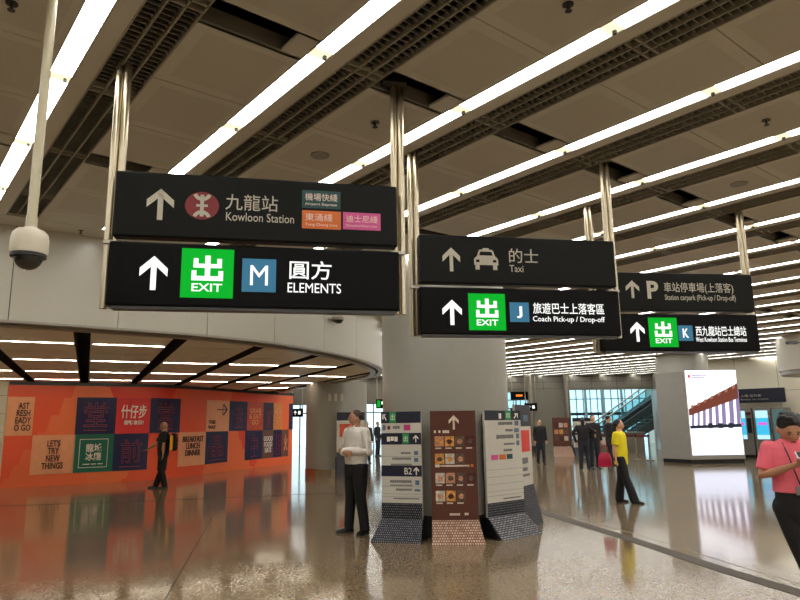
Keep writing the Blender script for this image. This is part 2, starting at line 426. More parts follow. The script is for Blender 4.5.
# light strips
ORD = ['first', 'second', 'third', 'fourth', 'fifth', 'sixth', 'seventh', 'eighth', 'ninth', 'tenth', 'eleventh', 'twelfth']
for k in range(K0, K1 + 1):
    v = .82 + PITCHV * k; us = u_start(v); ue = u_end(v)
    if ue - us < .5: continue
    if 0 <= k < 12:
        lab = 'long white light strip in main ceiling, %s from the left%s' % (ORD[k], {0: ', past the camera pole', 1: ', above the station sign', 2: ', over the taxi sign'}.get(k, ''))
        grp = 'ceiling light strips'
    elif k < 0: lab, grp = 'long white light strip in the main ceiling left of the frame, behind the bulkhead side', 'ceiling light strips out of view'
    else: lab, grp = 'distant white light strip far down the main ceiling', 'far ceiling light strips'
    t = thing('ceiling_light', lab, 'ceiling light', (v * cu_, v * su_, ZC), AU, grp)
    h = MB(); h.box(-.078, .078, us, ue, .03, .09); h.box(-.078, -.07, us, ue, 0, .03); h.box(.07, .078, us, ue, 0, .03); h.build('housing', M['frame'], t)
    d = MB(); n = math.ceil((ue - us) / 1.41); 
    uu = S0 - PU/2 * math.ceil((S0 - us) / (PU/2))
    cps = []
    while uu < ue:
        a, b = max(us, uu + .055), min(ue, uu + PU/2 - .055)
        if b > a: d.box(-.07, .07, a, b, .010, .028)
        if us < uu < ue: cps.append(uu)
        uu += PU/2
    d.build('diffuser', M['tube'], t)
    for q in cps:
        if 0 <= k <= 6 and 1.0 < q < 9:
            c = MB(); c.box(-.07, .07, q - .052, q + .052, .006, .028); c.box(.03, .05, q - .012, q + .012, -.02, .006, 1)
            c.build('coupling', [M['coup'], M['dsteel']], t)
# grilles
for k in range(K0, K1 + 1):
    v = .82 + PITCHV * k; us = u_start(v); ue = min(u_end(v + .2), u_end(v + .53))
    if ue - us < .5: continue
    if 0 <= k < 12: lab = 'dark three lane louvre grille right of the %s ceiling light strip from the left' % ORD[k]; grp = 'ceiling grilles'
    elif k < 0: lab, grp = 'dark louvre grille in the main ceiling left of the frame', 'ceiling grilles out of view'
    else: lab, grp = 'distant dark louvre grille far down the main ceiling', 'far ceiling grilles'
    t = thing('ceiling_grille', lab, 'grille', (v * cu_, v * su_, ZC), AU, grp)
    r = MB()
    for a in (.2, .305, .415, .52): r.box(a, a + .012, us, ue, -.004, .05)
    uu = S0 - PU/2 * math.ceil((S0 - us) / (PU/2))
    while uu < ue:
        for q in (uu - .045, uu + .03):
            if us < q < ue - .05: r.box(.2, .53, q, q + .014, -.004, .04)
        uu += PU/2
    r.build('rail_frame', M['rail'], t)
    s = MB(); near = -1 <= k <= 4
    step = .058 if near else .12
    q = us + .02; lim = ue if near else min(ue, us + 60)
    while q < lim - .03:
        s.hexa([(.21, q, .012), (.525, q, .012), (.525, q + .006, .012), (.21, q + .006, .012)],
               [(.21, q + .02, .05), (.525, q + .02, .05), (.525, q + .026, .05), (.21, q + .026, .05)])
        q += step if q < 14 else .16
    s.build('louvre_slats', M['slat'], t)
    bk = MB(); bk.box(.2, .53, us, ue, .16, .17); bk.build('backing_tray', M['void'], t)

# bulkhead wall, split in panels at the joints seen
def arc(C):
    s = [0]
    for a, b in zip(C[:-1], C[1:]): s.append(s[-1] + (b - a).length)
    return s
BS = arc(BULK)
def curve_at(C, S, s):
    s = max(0, min(S[-1], s))
    for i in range(len(S) - 1):
        if S[i+1] >= s:
            t = (s - S[i]) / max(1e-9, S[i+1] - S[i]); return C[i].lerp(C[i+1], t)
    return C[-1]
def s_for_x(C, S, z, x, smax=None):
    best = None
    for i in range(len(C) - 1):
        if smax and S[i] > smax: break
        a = proj((C[i].x, C[i].y, z))[0]; b = proj((C[i+1].x, C[i+1].y, z))[0]
        if (a - x) * (b - x) <= 0 and C[i].y > 1: return S[i] + (S[i+1] - S[i]) * ((x - a) / (b - a) if abs(b - a) > 1e-6 else 0)
    return None
js = [s_for_x(BULK, BS, z, x) for z, x in ((3.4, 12), (3.0, 118), (2.95, 207), (2.95, 274.5), (2.95, 324), (2.95, 356.5))]
d0 = js[1] - js[0]
js = [js[0] - d0 * q for q in range(4, 0, -1)] + js
q = js[-1] + 1.9
while q < BS[-1] - .5: js.append(q); q += 1.9
js = [0] + [j for j in js if j > 0] + [BS[-1]]
mb = MB()
for a, b in zip(js[:-1], js[1:]):
    n = max(2, int((b - a) / .18)); P = [curve_at(BULK, BS, a + .005 + (b - a - .01) * i / n) for i in range(n + 1)]
    for p, q in zip(P[:-1], P[1:]):
        t = (q - p).normalized(); nn = Vector((-t.y, t.x)) * .03
        mb.hexa([(p.x, p.y, ZL), (q.x, q.y, ZL), (q.x+nn.x, q.y+nn.y, ZL), (p.x+nn.x, p.y+nn.y, ZL)], [(p.x, p.y, ZC), (q.x, q.y, ZC), (q.x+nn.x, q.y+nn.y, ZC), (p.x+nn.x, p.y+nn.y, ZC)])
IN1 = offset_curve(BULK, -.05)
for i in range(len(BULK) - 1):
    a, b = IN1[i], IN1[i+1]; t = (b - a).normalized(); nn = Vector((-t.y, t.x)) * .02
    mb.hexa([(a.x, a.y, ZL), (b.x, b.y, ZL), (b.x+nn.x, b.y+nn.y, ZL), (a.x+nn.x, a.y+nn.y, ZL)], [(a.x, a.y, ZC + .5), (b.x, b.y, ZC + .5), (b.x+nn.x, b.y+nn.y, ZC + .5), (a.x+nn.x, a.y+nn.y, ZC + .5)], 1)
o = struct(mb.build('wall_bulkhead', [M['bulk'], M['gap']], smooth=True))
mb = MB()      # stepped lip
for off, z0, z1, m in ((.015, ZL - .03, ZL, 0), (-.16, ZL - .025, ZL - .005, 1), (-.19, ZL - .05, ZL - .02, 0)):
    A = offset_curve(BULK, off); B = offset_curve(BULK, off - .14)
    for i in range(len(BULK) - 1):
        q = [A[i], A[i+1], B[i+1], B[i]]
        mb.hexa([(p.x, p.y, z0) for p in q], [(p.x, p.y, z1) for p in q], m)
struct(mb.build('trim_2', [M['lip'], M['gap']]))

# lower ceiling, clipped to its region
cl_, sl_ = math.cos(AL), math.sin(AL)
def to_pq(p): return (p[0]*cl_ + p[1]*sl_, -p[0]*sl_ + p[1]*cl_)
INL = offset_curve(BULK, -.3)
REG = [to_pq(p) for p in INL] + [to_pq(p) for p in ((-9, 33), (-16, 33), (-16, 4))]
def clip(poly, box):
    x0, x1, y0, y1 = box
    for ax, lim, sg in ((0, x0, 1), (0, x1, -1), (1, y0, 1), (1, y1, -1)):
        out = []
        for i in range(len(poly)):
            a, b = poly[i-1], poly[i]
            da, db = (a[ax] - lim) * sg, (b[ax] - lim) * sg
            if (da >= 0) != (db >= 0):
                t = da / (da - db); out.append((a[0] + (b[0]-a[0])*t, a[1] + (b[1]-a[1])*t))
            if db >= 0: out.append(b)
        poly = out
        if len(poly) < 3: return []
    return poly
def inside(p):
    c = False; n = len(REG)
    for i in range(n):
        a, b = REG[i-1], REG[i]
        if (a[1] > p[1]) != (b[1] > p[1]) and p[0] < (b[0]-a[0]) * (p[1]-a[1]) / (b[1]-a[1]) + a[0]: c = not c
    return c
SLOTS = [-.14 + 1.35 * i for i in range(-11, 12)]
mb = MB()
qs = [5.0 + .0]
q = 4.05
rows = []
while q < 34: rows.append(q); q += 2.93 / 2
# seams at 9.9, 12.8 ...; strips at 11.4, 14.3 ...
for i, p in enumerate(SLOTS[:-1]):
    a, b = p + .11, SLOTS[i+1] - .11
    for j in range(len(rows) - 1):
        c, d = rows[j], rows[j+1]
        for (x0, x1, y0, y1) in ((a, b, c + .02, d - .02),):
            pol = clip(REG, (x0, x1, y0, y1))
            if len(pol) >= 3: mb.prism(pol, ZL, ZL + .02, 0)
    for x in (a - .012, b):
        pol = clip(REG, (x, x + .012, -10, 40))
        if len(pol) >= 3: mb.prism(pol, ZL, ZL + .22, 1)
pol = clip(REG, (-40, 40, -40, 60)); mb.prism(pol, ZL + .32, ZL + .33, 1)
struct(mb.build('ceiling_lower', [M['lowpanel'], M['void']], rotz=AL))
lows = []
for ri, qq in enumerate((8.42, 11.35, 14.28, 17.21, 20.14, 23.07)):
    for i, p in enumerate(SLOTS[:-1]):
        a, b = p + .15, SLOTS[i+1] - .13
        if inside((a, qq)) and inside((b - .15, qq)) and (ri > 1 or b < 1.3):
            c = Vector(((a+b)/2, qq)); w = Vector((c.x*cl_ - c.y*sl_, c.x*sl_ + c.y*cl_, ZL))
            px, py = proj(w)
            if w.y < 6 or min((h_ - Vector((w.x, w.y))).length for h_ in HOARD) < .9 or (w.x < -7 and w.y > 21.5) or w.y > 27: continue
            lows.append((ri, px, w, b - a))
rown = {0: 'front', 1: 'front', 2: 'middle', 3: 'rear', 4: 'second rear', 5: 'rearmost'}
for ri in range(6):
    row = sorted([l for l in lows if l[0] == ri and l[1] > -10 and l[1] < 390 ], key=lambda l: l[1])
    out = [l for l in lows if l[0] == ri and not (l[1] > -10 and l[1] < 390)]
    for n_, l in enumerate(row + out):
        vis = n_ < len(row)
        lab = ('thin light tube in the low ceiling, %s row, %s from the left' % (rown[ri], ORD[min(n_, 11)])) if vis else 'thin light tube in the low ceiling beyond the left edge of the photo'
        t = thing('recessed_light', lab, 'ceiling light', l[2], AL, 'thin lights in the low ceiling')
        L_ = l[3] / 2
        MB().box(-L_ - .01, L_ + .01, -.035, .035, -.004, .0).build('frame', M['lip'], t)
        MB().box(-L_, L_, -.015, .015, -.007, -.004).build('tube', M['lowtube'], t)

# walls
mb = MB(); mb.box(-16, 24, -9.9, -9.7, 0, 5); struct(mb.build('wall_behind', M['wall']))
mb = MB(); mb.box(20.6, 20.8, -10, 30, 0, 5); struct(mb.build('wall_far_right', M['wall']))
mb = MB(); mb.box(-15.2, -15, -10, 37, 0, 5); struct(mb.build('wall_left', M['wall']))
mb = MB(); mb.hexa([(-15, 17.6, 0), (-10.95, 18.2, 0), (-10.95, 18.35, 0), (-15, 17.75, 0)], [(-15, 17.6, ZL), (-10.95, 18.2, ZL), (-10.95, 18.35, ZL), (-15, 17.75, ZL)])
for z in (.5, 1.0, 1.5, 2.0, 2.5): mb.hexa([(-15, 17.595, z), (-10.97, 18.192, z), (-10.97, 18.2, z), (-15, 17.6, z)], [(-15, 17.595, z+.008), (-10.97, 18.192, z+.008), (-10.97, 18.2, z+.008), (-15, 17.6, z+.008)], 1)
struct(mb.build('wall_tiled_left', [M['wall'], M['gap']]))
# right wall: W0 -> W1
W0, W1 = Vector((12.5, 29.6)), Vector((20.7, 22.6))
wd = (W1 - W0).normalized(); wn = Vector((wd.y, -wd.x)); wn = wn if wn.y < 0 else -wn
def wpt(s, off=0): q = W0 + wd * s + wn * off; return (q.x, q.y)
mb = MB(); LW = (W1 - W0).length
mb.hexa([(*wpt(0), 0), (*wpt(LW), 0), (*wpt(LW, -.2), 0), (*wpt(0, -.2), 0)], [(*wpt(0), 5), (*wpt(LW), 5), (*wpt(LW, -.2), 5), (*wpt(0, -.2), 5)])
s = .8
while s < LW:
    mb.hexa([(*wpt(s, .002), 0), (*wpt(s+.012, .002), 0), (*wpt(s+.012), 0), (*wpt(s), 0)], [(*wpt(s, .002), ZC), (*wpt(s+.012, .002), ZC), (*wpt(s+.012), ZC), (*wpt(s), ZC)], 1); s += 1.6
for z in (1.35, 2.7): mb.hexa([(*wpt(0, .002), z), (*wpt(LW, .002), z), (*wpt(LW), z), (*wpt(0), z)], [(*wpt(0, .002), z+.012), (*wpt(LW, .002), z+.012), (*wpt(LW), z+.012), (*wpt(0), z+.012)], 1)
struct(mb.build('wall_right', [M['wall'], M['gap']]))
mb = MB(); mb.hexa([(12.5, 29.6, 0), (14.0, 36.5, 0), (14.2, 36.5, 0), (12.7, 29.6, 0)], [(12.5, 29.6, 5), (14.0, 36.5, 5), (14.2, 36.5, 5), (12.7, 29.6, 5)])
struct(mb.build('wall_return', M['gwall']))
# back wall with openings: X ranges of openings and their head heights
mb = MB(); YB = 36.5
ops = [(-7.0, -.2, 2.72), (5.5, 7.25, 3.25), (9.35, 14.0, 3.27)]
x = -15.0
for a, b, h in ops:
    mb.box(x, a, YB, YB + .3, 0, 5); mb.box(a, b, YB, YB + .3, h, 5); x = b
mb.box(x, 24, YB, YB + .3, 0, 5)
for xx in (7.9, 9.35, 10.6, 12.0, 13.4, 5.7): mb.box(xx, xx + .015, YB - .004, YB, 3.3, ZC, 1)
mb.box(5.5, 14, YB - .004, YB, 3.36, 3.375, 1); mb.box(5.5, 14, YB - .004, YB, 3.72, 3.735, 1)
struct(mb.build('wall_back', [M['gwall'], M['gap']]))

# glazing in openings
def window(n, x0, x1, z1, nx, nz, y, gm, fw=.05, zs=None):
    w = MB(); w.box(x0, x0 + fw, y, y + .08, 0, z1); w.box(x1 - fw, x1, y, y + .08, 0, z1); w.box(x0, x1, y, y + .08, z1 - fw, z1)
    for i in range(1, nx): xx = x0 + (x1 - x0) * i / nx; w.box(xx - fw/2, xx + fw/2, y, y + .08, 0, z1)
    for zz in (zs or [z1 * j / nz for j in range(1, nz)]): w.box(x0, x1, y, y + .08, zz - fw/2, zz + fw/2)
    o = struct(w.build('window_%d' % n, M['mull']))
    g = MB(); g.box(x0, x1, y + .035, y + .045, 0.02, z1 - .01); g.build('pane', gm, o)
window(1, -7.0, -.2, 2.72, 5, 1, YB + .1, M['glass'], .07, [2.2])
window(2, 5.5, 7.25, 3.25, 2, 1, YB + .1, M['glass'], .07, [2.3])
# curtain wall of the atrium beyond
window(3, 4.0, 22.0, 9.0, 36, 1, 47.0, M['tint'], .07, [.9, 2.0, 3.1, 4.2, 5.3, 6.4, 7.5])
mb = MB(); mb.box(4.0, 22, 46.7, 46.95, 1.95, 2.15); struct(mb.build('trim_3', M['dsteel']))
mb = MB(); mb.box(17.5, 17.7, 36.8, 47, 0, 9); struct(mb.build('wall_atrium', M['wall']))

# floor joints and drain
mb = MB()
def ribbon(pts, w, z0, z1, m=0):
    A = offset_curve(pts, w/2); B = offset_curve(pts, -w/2)
    for i in range(len(pts) - 1):
        q = [A[i], A[i+1], B[i+1], B[i]]
        mb.hexa([(p.x, p.y, z0) for p in q], [(p.x, p.y, z1) for p in q], m)
ribbon(catmull([(-10.5, 13.9), (-8.48, 14.22), (-5.53, 14.77), (-3.48, 15.39), (-1.48, 15.88), (-.2, 15.9), (.9, 15.5), (1.7, 14.7), (2.2, 13.8), (2.45, 12.9)], 8), .05, 0, .002)
ribbon([Vector((-1.95, 5.0)), Vector((-2.26, 6.58)), Vector((-3.1, 10.64)), Vector((-4.0, 14.9))], .012, 0, .001)
struct(mb.build('trim_4', M['brass']))
mb = MB(); DR = catmull([(2.2, 13.8), (2.45, 12.7), (2.62, 11.5), (3.12, 9.2), (3.42, 7.5), (3.67, 6.44), (3.9, 5.3), (4.1, 4.0)], 8)
for o_, w_ in ((0, .17),): ribbon(DR, .21, 0, .003, 0)
for k in range(7): ribbon(offset_curve(DR, -.084 + k * .028), .009, .003, .0045, 1)
ribbon(offset_curve(DR, -.28), .012, 0, .002, 1)
struct(mb.build('trim_5', [M['drain'], M['drain_rib']]))

# ------------------------------------------------------------------ columns
def column(x, y, r, top, name, label, base=.22, bm_=None, marks=None):
    t = thing(name, label, 'column', (x, y, 0))
    b = MB(); b.cyl((0, 0, base), (0, 0, top), r, n=64); b.build('shaft', M['col'], t, smooth=True)
    b = MB(); b.cyl((0, 0, 0), (0, 0, base), r + .012, n=64); b.build('base_band', bm_ or M['bronze'], t, smooth=True)
    return t
column(.70, 10.56, 1.0, ZC + .02, 'round_column', 'thick round grey column in the middle, with standing boards around its foot', .3, M['dsteel'])
cL = column(-2.13, 21.62, .99, ZL + .02, 'round_column', 'round grey column under the low ceiling behind the man in white')
for k in range(3):
    b = MB(); a = R(-97 + k * 11); b.box(-.04, .04, -.012, 0, -.11, .11, X=Matrix.Translation((.995*math.cos(a), .995*math.sin(a), 2.42)) @ Matrix.Rotation(a + math.pi/2, 4, 'Z'))
    b.build('wall_plate', M['camw'], cL)
column(11.25, 26.1, .98, ZC + .02, 'round_column', 'round grey column rising out of the advertising screen housing')
t = thing('round_drum', 'round white drum hanging from the ceiling at the right edge', 'drum', (14.1, 20.1, 0))
b = MB(); b.cyl((0, 0, 3.05), (0, 0, ZC - .012), 2.15, n=72); b.build('drum_side', M['bulk'], t, smooth=True)
b = MB(); b.cyl((0, 0, 2.92), (0, 0, 3.05), 2.08, n=72); b.build('drum_rim', M['lip'], t, smooth=True)
for x, y, lab in ((5.42 + 1.6, 35.7, 'slim round steel post at the back wall left of the grey cladding'), (9.05, 35.9, 'slim round steel post at the left side of the big glazed opening')):
    t = thing('steel_post', lab, 'post', (x, y, 0))
    b = MB(); b.cyl((0, 0, .3), (0, 0, ZC), .15, n=24); b.build('shaft', M['steel'], t, smooth=True)
    b = MB(); b.cyl((0, 0, 0), (0, 0, .3), .17, n=24); b.build('base_collar', M['dsteel'], t, smooth=True)

# ------------------------------------------------------------------ hanging signs
SIGNF = {}
def sign(A, B, label, cat='sign'):
    K = .955; A = Vector(A) * K; B = Vector(B) * K; BZ = 1.6 + .8 * K; d = B - A; L = d.length; ang = math.atan2(d.y, d.x)
    t = thing('hanging_sign', label, cat, (A.x, A.y, BZ), ang)
    n = Vector((-d.y, d.x)) / L
    def pix(x, y):       # photo pixel -> local x, z on the sign face
        r = ray(x, y); k = ((A.x - CAMO.x) * n.x + (A.y - CAMO.y) * n.y) / (r.x * n.x + r.y * n.y); P = CAMO + r * k
        return ((P.x - A.x) * d.x + (P.y - A.y) * d.y) / L, P.z - BZ
    up = MB(); up.box(.01, L - .01, 0, .11, .485*K, .955*K); up = up.build('upper_panel', M['black'], t, bevel=.012)
    lo = MB(); lo.box(0, L, 0, .11, 0, .447*K); lo = lo.build('lower_panel', M['lit_black'], t, bevel=.012)
    bt = MB(); bt.box(.03, L - .03, .01, .105, -.018, 0); bt.build('bottom_rail', M['dsteel'], t)
    for x in (-.04, .012, L - .004, L + .048):
        inner = True
        p = MB(); p.cyl((x, .14, 0), (x, .14, ZC + .1 - BZ), .026, n=16); p.build('pole', M['pole'], t, smooth=True)
    for x in (0, L):
        p = MB(); p.box(x - .09, x + .09, .06, .22, ZC - BZ + .03, ZC - BZ + .14); p.build('ceiling_bracket', M['dsteel'], t)
        p = MB(); p.box(x - .06, x + .06, .09, .19, .432, .458); p.build('clamp', M['steel'], t)
    return t, up, lo, pix
def box_px(pix, x0, y0, x1, y1):
    a, b = pix(x0, y0), pix(x1, y1); c, d = pix(x0, y1), pix(x1, y0)
    return (a[0]+c[0])/2, (b[0]+d[0])/2, (b[1]+c[1])/2, (a[1]+d[1])/2     # x0,x1,z0,z1
def put_text(nm, s, pix, px, material, parent, bold=0.0):
    x0, x1, z0, z1 = box_px(pix, *px); return text(nm, s, x0, x1, z0, z1, 0, material, parent, bold=bold)
def put_arrow(pix, px, material, parent):
    x0, x1, z0, z1 = box_px(pix, *px); return plates('arrow', arrow_polys((x0+x1)/2, z0, z1, x1 - x0), -.003, 0, material, parent)
def put_box(nm, pix, px, material, parent, y0=-.002, y1=0):
    x0, x1, z0, z1 = box_px(pix, *px); plates(nm, [rect(x0, x1, z0, z1)], y0, y1, material, parent); return x0, x1, z0, z1
def exit_face(pix, px, parent):
    x0, x1, z0, z1 = put_box('exit_face', pix, px, M['green'], parent)
    face = parent.children[-1] if parent.children else parent
    w = x1 - x0; h = z1 - z0
    X = lambda t: x0 + w * t
    Z = lambda t: z0 + h * t
    s = .055
    P = []
    # the character of two stacked mountains, in heavy square strokes
    P.append(rect(X(.5 - .05), X(.5 + .05), Z(.40), Z(.86)))
    for (a, b) in ((.66, .80), (.37, .50)):
        pass
    P += [rect(X(.23), X(.32), Z(.62), Z(.80)), rect(X(.68), X(.77), Z(.62), Z(.80)), rect(X(.23), X(.77), Z(.61), Z(.69)),
          rect(X(.20), X(.29), Z(.35), Z(.55)), rect(X(.71), X(.80), Z(.35), Z(.55)), rect(X(.20), X(.80), Z(.35), Z(.44))]
    plates('exit_character', P, -.005, -.002, M['white_txt'], parent)
    text('exit_word', 'EXIT', X(.21), X(.79), Z(.13), Z(.29), -.002, M['white_txt'], parent, bold=.012)
def letter_face(ch, pix, px, parent):
    x0, x1, z0, z1 = put_box('letter_face', pix, px, M['blue'], parent)
    w = x1 - x0; h = z1 - z0; k = {'M': .24, 'J': .36, 'K': .3}[ch]
    text('exit_letter', ch, x0 + w*k, x1 - w*k, z0 + h*.2, z1 - h*.2, -.002, M['white_txt'], parent, bold=0 if ch == 'M' else .02)

# sign 1: station above, exit M below
t, up, lo, pix = sign((-1.97, 4.26), (0, 4.66), 'largest hanging sign, top left, dark, with red round logo above a green exit M panel')
MT = M['matte_txt']
put_arrow(pix, (146.7, 188.8, 174, 220), MT, up)
x0, x1, z0, z1 = box_px(pix, 185, 192, 219, 219.5)
cx, cz, rx, rz = (x0+x1)/2, (z0+z1)/2, (x1-x0)/2, (z1-z0)/2
plates('logo_disc', [[(cx + rx*math.cos(a), cz + rz*math.sin(a)) for a in (2*math.pi*i/40 for i in range(40))]], -.002, 0, M['red'], up)
P = [rect(cx - .012, cx + .012, cz - rz*.78, cz + rz*.78), rect(cx - rx*.34, cx + rx*.34, cz - .008, cz + .008)]
for sg in (1, -1):      # two facing arcs
    for i in range(10):
        a0, a1 = R(200 + 140*i/10), R(200 + 140*(i+1)/10)
        c2 = cz + sg * rz * .98; ro, ri = rx * .56, rx * .56 - .024
        q = [(cx + ro*math.cos(a0), c2 + sg*ro*math.sin(a0)), (cx + ro*math.cos(a1), c2 + sg*ro*math.sin(a1)), (cx + ri*math.cos(a1), c2 + sg*ri*math.sin(a1)), (cx + ri*math.cos(a0), c2 + sg*ri*math.sin(a0))]
        P.append(q)
plates('logo_mark', P, -.004, -.002, MT, up)
put_text('lettering', '九龍站', pix, (225.6, 195, 278, 210.8), MT, up)
put_text('lettering', 'Kowloon Station', pix, (226, 213.5, 294, 222), MT, up)
for nm, m, px, a, b in (('teal_label', 'teal', (302, 191, 340.5, 208.5), '機場快綫', 'Airport Express'), ('orange_label', 'orange', (302, 211, 341, 229), '東涌綫', 'Tung Chung Line'), ('pink_label', 'pink', (343, 213, 380.5, 230), '迪士尼綫', 'Disneyland Resort Line')):
    x0, x1, z0, z1 = put_box(nm, pix, px, M[m], up); w = x1 - x0; h = z1 - z0
    text('lettering', a, x0 + w*.08, x0 + w*(.92 if len(a) > 3 else .78), z0 + h*.42, z0 + h*.84, -.002, M['lt_txt'], up)
    text('lettering', b, x0 + w*.08, x0 + w*.9, z0 + h*.12, z0 + h*.30, -.002, M['lt_txt'], up)
put_arrow(pix, (139.5, 256, 167.5, 290), M['white_txt'], lo)
exit_face(pix, (181, 249, 233.5, 298), lo)
letter_face('M', pix, (242, 259, 276, 292), lo)
put_text('lettering', '圓方', pix, (289.5, 261, 331.5, 279.5), M['white_txt'], lo, bold=.006)
put_text('lettering', 'ELEMENTS', pix, (287.6, 283.3, 341, 293), M['white_txt'], lo)
# sign 2
t, up, lo, pix = sign((.18, 5.92), (2.15, 6.27), 'middle hanging sign with a taxi symbol above a green exit J panel')
put_arrow(pix, (442.5, 247.5, 460, 271.4), MT, up)
x0, x1, z0, z1 = box_px(pix, 474, 248.3, 498, 269.8); w = x1-x0; h = z1-z0
Q = lambda l: [(x0 + w*a, z0 + h*b) for a, b in l]
plates('taxi_symbol', [Q([(0, .22), (1, .22), (1, .48), (.93, .58), (.07, .58), (0, .48)]), Q([(.07, .56), (.93, .56), (.86, .66), (.14, .66)]),
    Q([(.12, .6), (.2, .6), (.28, .88), (.2, .88)]), Q([(.88, .6), (.8, .6), (.72, .88), (.8, .88)]), Q([(.2, .84), (.8, .84), (.76, .93), (.24, .93)]),
    Q([(.36, .93), (.64, .93), (.62, 1), (.38, 1)]), Q([(.05, 0), (.22, 0), (.22, .24), (.05, .24)]), Q([(.78, 0), (.95, 0), (.95, .24), (.78, .24)])], -.003, 0, MT, up)
plates('headlights', [Q([(.08, .34), (.22, .34), (.22, .46), (.08, .46)]), Q([(.78, .34), (.92, .34), (.92, .46), (.78, .46)])], -.004, -.003, M['black'], up)
put_text('lettering', '的士', pix, (509, 249, 538, 263), MT, up)
put_text('lettering', 'Taxi', pix, (509.5, 265.2, 523.3, 272), MT, up)
put_arrow(pix, (442.5, 299.8, 461.7, 325), M['white_txt'], lo)
exit_face(pix, (468.6, 293.7, 505.4, 330.3), lo)
letter_face('J', pix, (509.8, 302.5, 529, 322), lo)
put_text('lettering', '旅遊巴士上落客區', pix, (533, 303.2, 604, 314.2), M['white_txt'], lo, bold=.004)
put_text('lettering', 'Coach Pick-up / Drop-off', pix, (533, 316.6, 604.8, 323.4), M['white_txt'], lo, bold=.003)
# sign 3
t, up, lo, pix = sign((2.39, 7.62), (4.38, 7.89), 'farthest hanging sign at the right, letter P above a green exit K panel')
put_arrow(pix, (625.7, 280.5, 639, 298), MT, up)
put_text('lettering', 'P', pix, (647, 281, 658.3, 298.7), MT, up, bold=.03)
put_text('lettering', '車站停車場(上落客)', pix, (664, 282.8, 733, 294), MT, up)
put_text('lettering', 'Station carpark (Pick-up / Drop-off)', pix, (665, 294.9, 735.5, 302), MT, up)
put_arrow(pix, (630.5, 322, 644.5, 341.7), M['white_txt'], lo)
exit_face(pix, (649, 317.7, 677.5, 347), lo)
letter_face('K', pix, (678.4, 325.5, 692.8, 340.8), lo)
put_text('lettering', '西九龍站巴士總站', pix, (695.8, 326.2, 746, 336), M['white_txt'], lo, bold=.004)
put_text('lettering', 'West Kowloon Station Bus Terminus', pix, (696, 337.2, 746.7, 341.8), M['white_txt'], lo, bold=.002)

# ------------------------------------------------------------------ ceiling fittings
t = thing('dome_camera', 'cream dome security camera on a long ceiling tube, upper left', 'security camera', (-1.945, 3.3, 2.4))
b = MB()
prof = [(.0, .262), (.028, .262), (.03, .242), (.042, .234), (.068, .224), (.084, .205), (.091, .175), (.092, .11), (.088, .096), (.0, .096)]
b.loft([[(r*math.cos(2*math.pi*j/40), r*math.sin(2*math.pi*j/40), z) for j in range(40)] for r, z in [(max(r, .001), z) for r, z in prof]])
b.build('housing', M['camw'], t, smooth=True)
b = MB(); b.cyl((0, 0, .078), (0, 0, .1), .085, n=40); b.build('rim', M['plastic_b'], t, smooth=True)
b = MB(); b.loft([[(r*math.cos(2*math.pi*j/32), r*math.sin(2*math.pi*j/32), z) for j in range(32)] for r, z in [(.070*math.sin(R(a)) + .0005, .08 - .068*math.cos(R(a))) for a in (0, 12, 24, 36, 48, 60, 72, 84, 90)]]); b.build('dome', M['dome'], t, smooth=True)
b = MB(); b.cyl((0, 0, .25), (0, 0, 1.68), .025, n=20); b.cyl((0, 0, .25), (0, 0, .30), .029, n=20); b.build('pole', M['pole_w'], t, smooth=True)
b = MB(); b.cyl((0, 0, 1.68), (0, 0, 1.70), .08, n=24); b.build('ceiling_plate', M['camw'], t, smooth=True)
for (x, y, lab) in ((320, 155, 'round flush ceiling speaker between the second and third light strips'), (738.8, 183.6, 'round flush ceiling speaker at the right, between the fourth and fifth light strips')):
    p = at_z(x, y, ZC)
    tag(MB().cyl((0, 0, -.012), (0, 0, 0), .085, .09, n=28).build('ceiling_speaker', M['slat'], loc=p, smooth=True), lab, 'speaker')
for (x, y, lab) in ((12, 3, 'small sprinkler head in the top left corner of the ceiling'), (375, 122, 'small sprinkler head on the ceiling left of the first sign\'s right pole'),
                    (568, 4, 'small sprinkler head near the top edge left of the third light strip'), (766, 120, 'small sprinkler head at the right between two light strips'),
                    (81, 230, 'small sprinkler head on the ceiling border beside the dome camera')):
    p = at_z(x, y, ZC)
    t = thing('sprinkler', lab, 'sprinkler', p)
    b = MB(); b.cyl((0, 0, -.008), (0, 0, 0), .035, n=16); b.build('rose', M['dsteel'], t, smooth=True)
    b = MB(); b.cyl((0, 0, -.045), (0, 0, -.008), .008, n=8); b.cyl((0, 0, -.05), (0, 0, -.045), .022, n=12); b.build('head', M['dsteel'], t, smooth=True)
s = s_for_x(BULK, BS, 3.4, 335); p = curve_at(BULK, BS, s)
t = thing('dome_camera', 'tiny grey dome camera on the bulkhead just below the first sign', 'security camera', (p.x + .07, p.y - .1, 3.5))
b = MB(); b.cyl((0, 0, 0), (0, 0, .05), .11, n=20); b.build('housing', M['lip'], t, smooth=True)
b = MB(); b.ell((0, 0, 0), .085, .085, .07, 16, 8); b.build('dome', M['dome'], t, smooth=True)
t = thing('wall_camera', 'small dark camera fixed to the side of the round white drum', 'security camera', (11.62, 19.2, 3.78))
b = MB(); b.box(-.16, .12, -.06, .06, -.05, .05); b.build('body', M['dsteel'], t, bevel=.01)
b = MB(); b.cyl((.1, 0, 0), (.35, .1, .02), .025, n=10); b.build('bracket', M['dsteel'], t, smooth=True)
b = MB(); b.cyl((-.19, 0, 0), (-.16, 0, 0), .045, n=16); b.build('lens', M['plastic_b'], t, smooth=True)

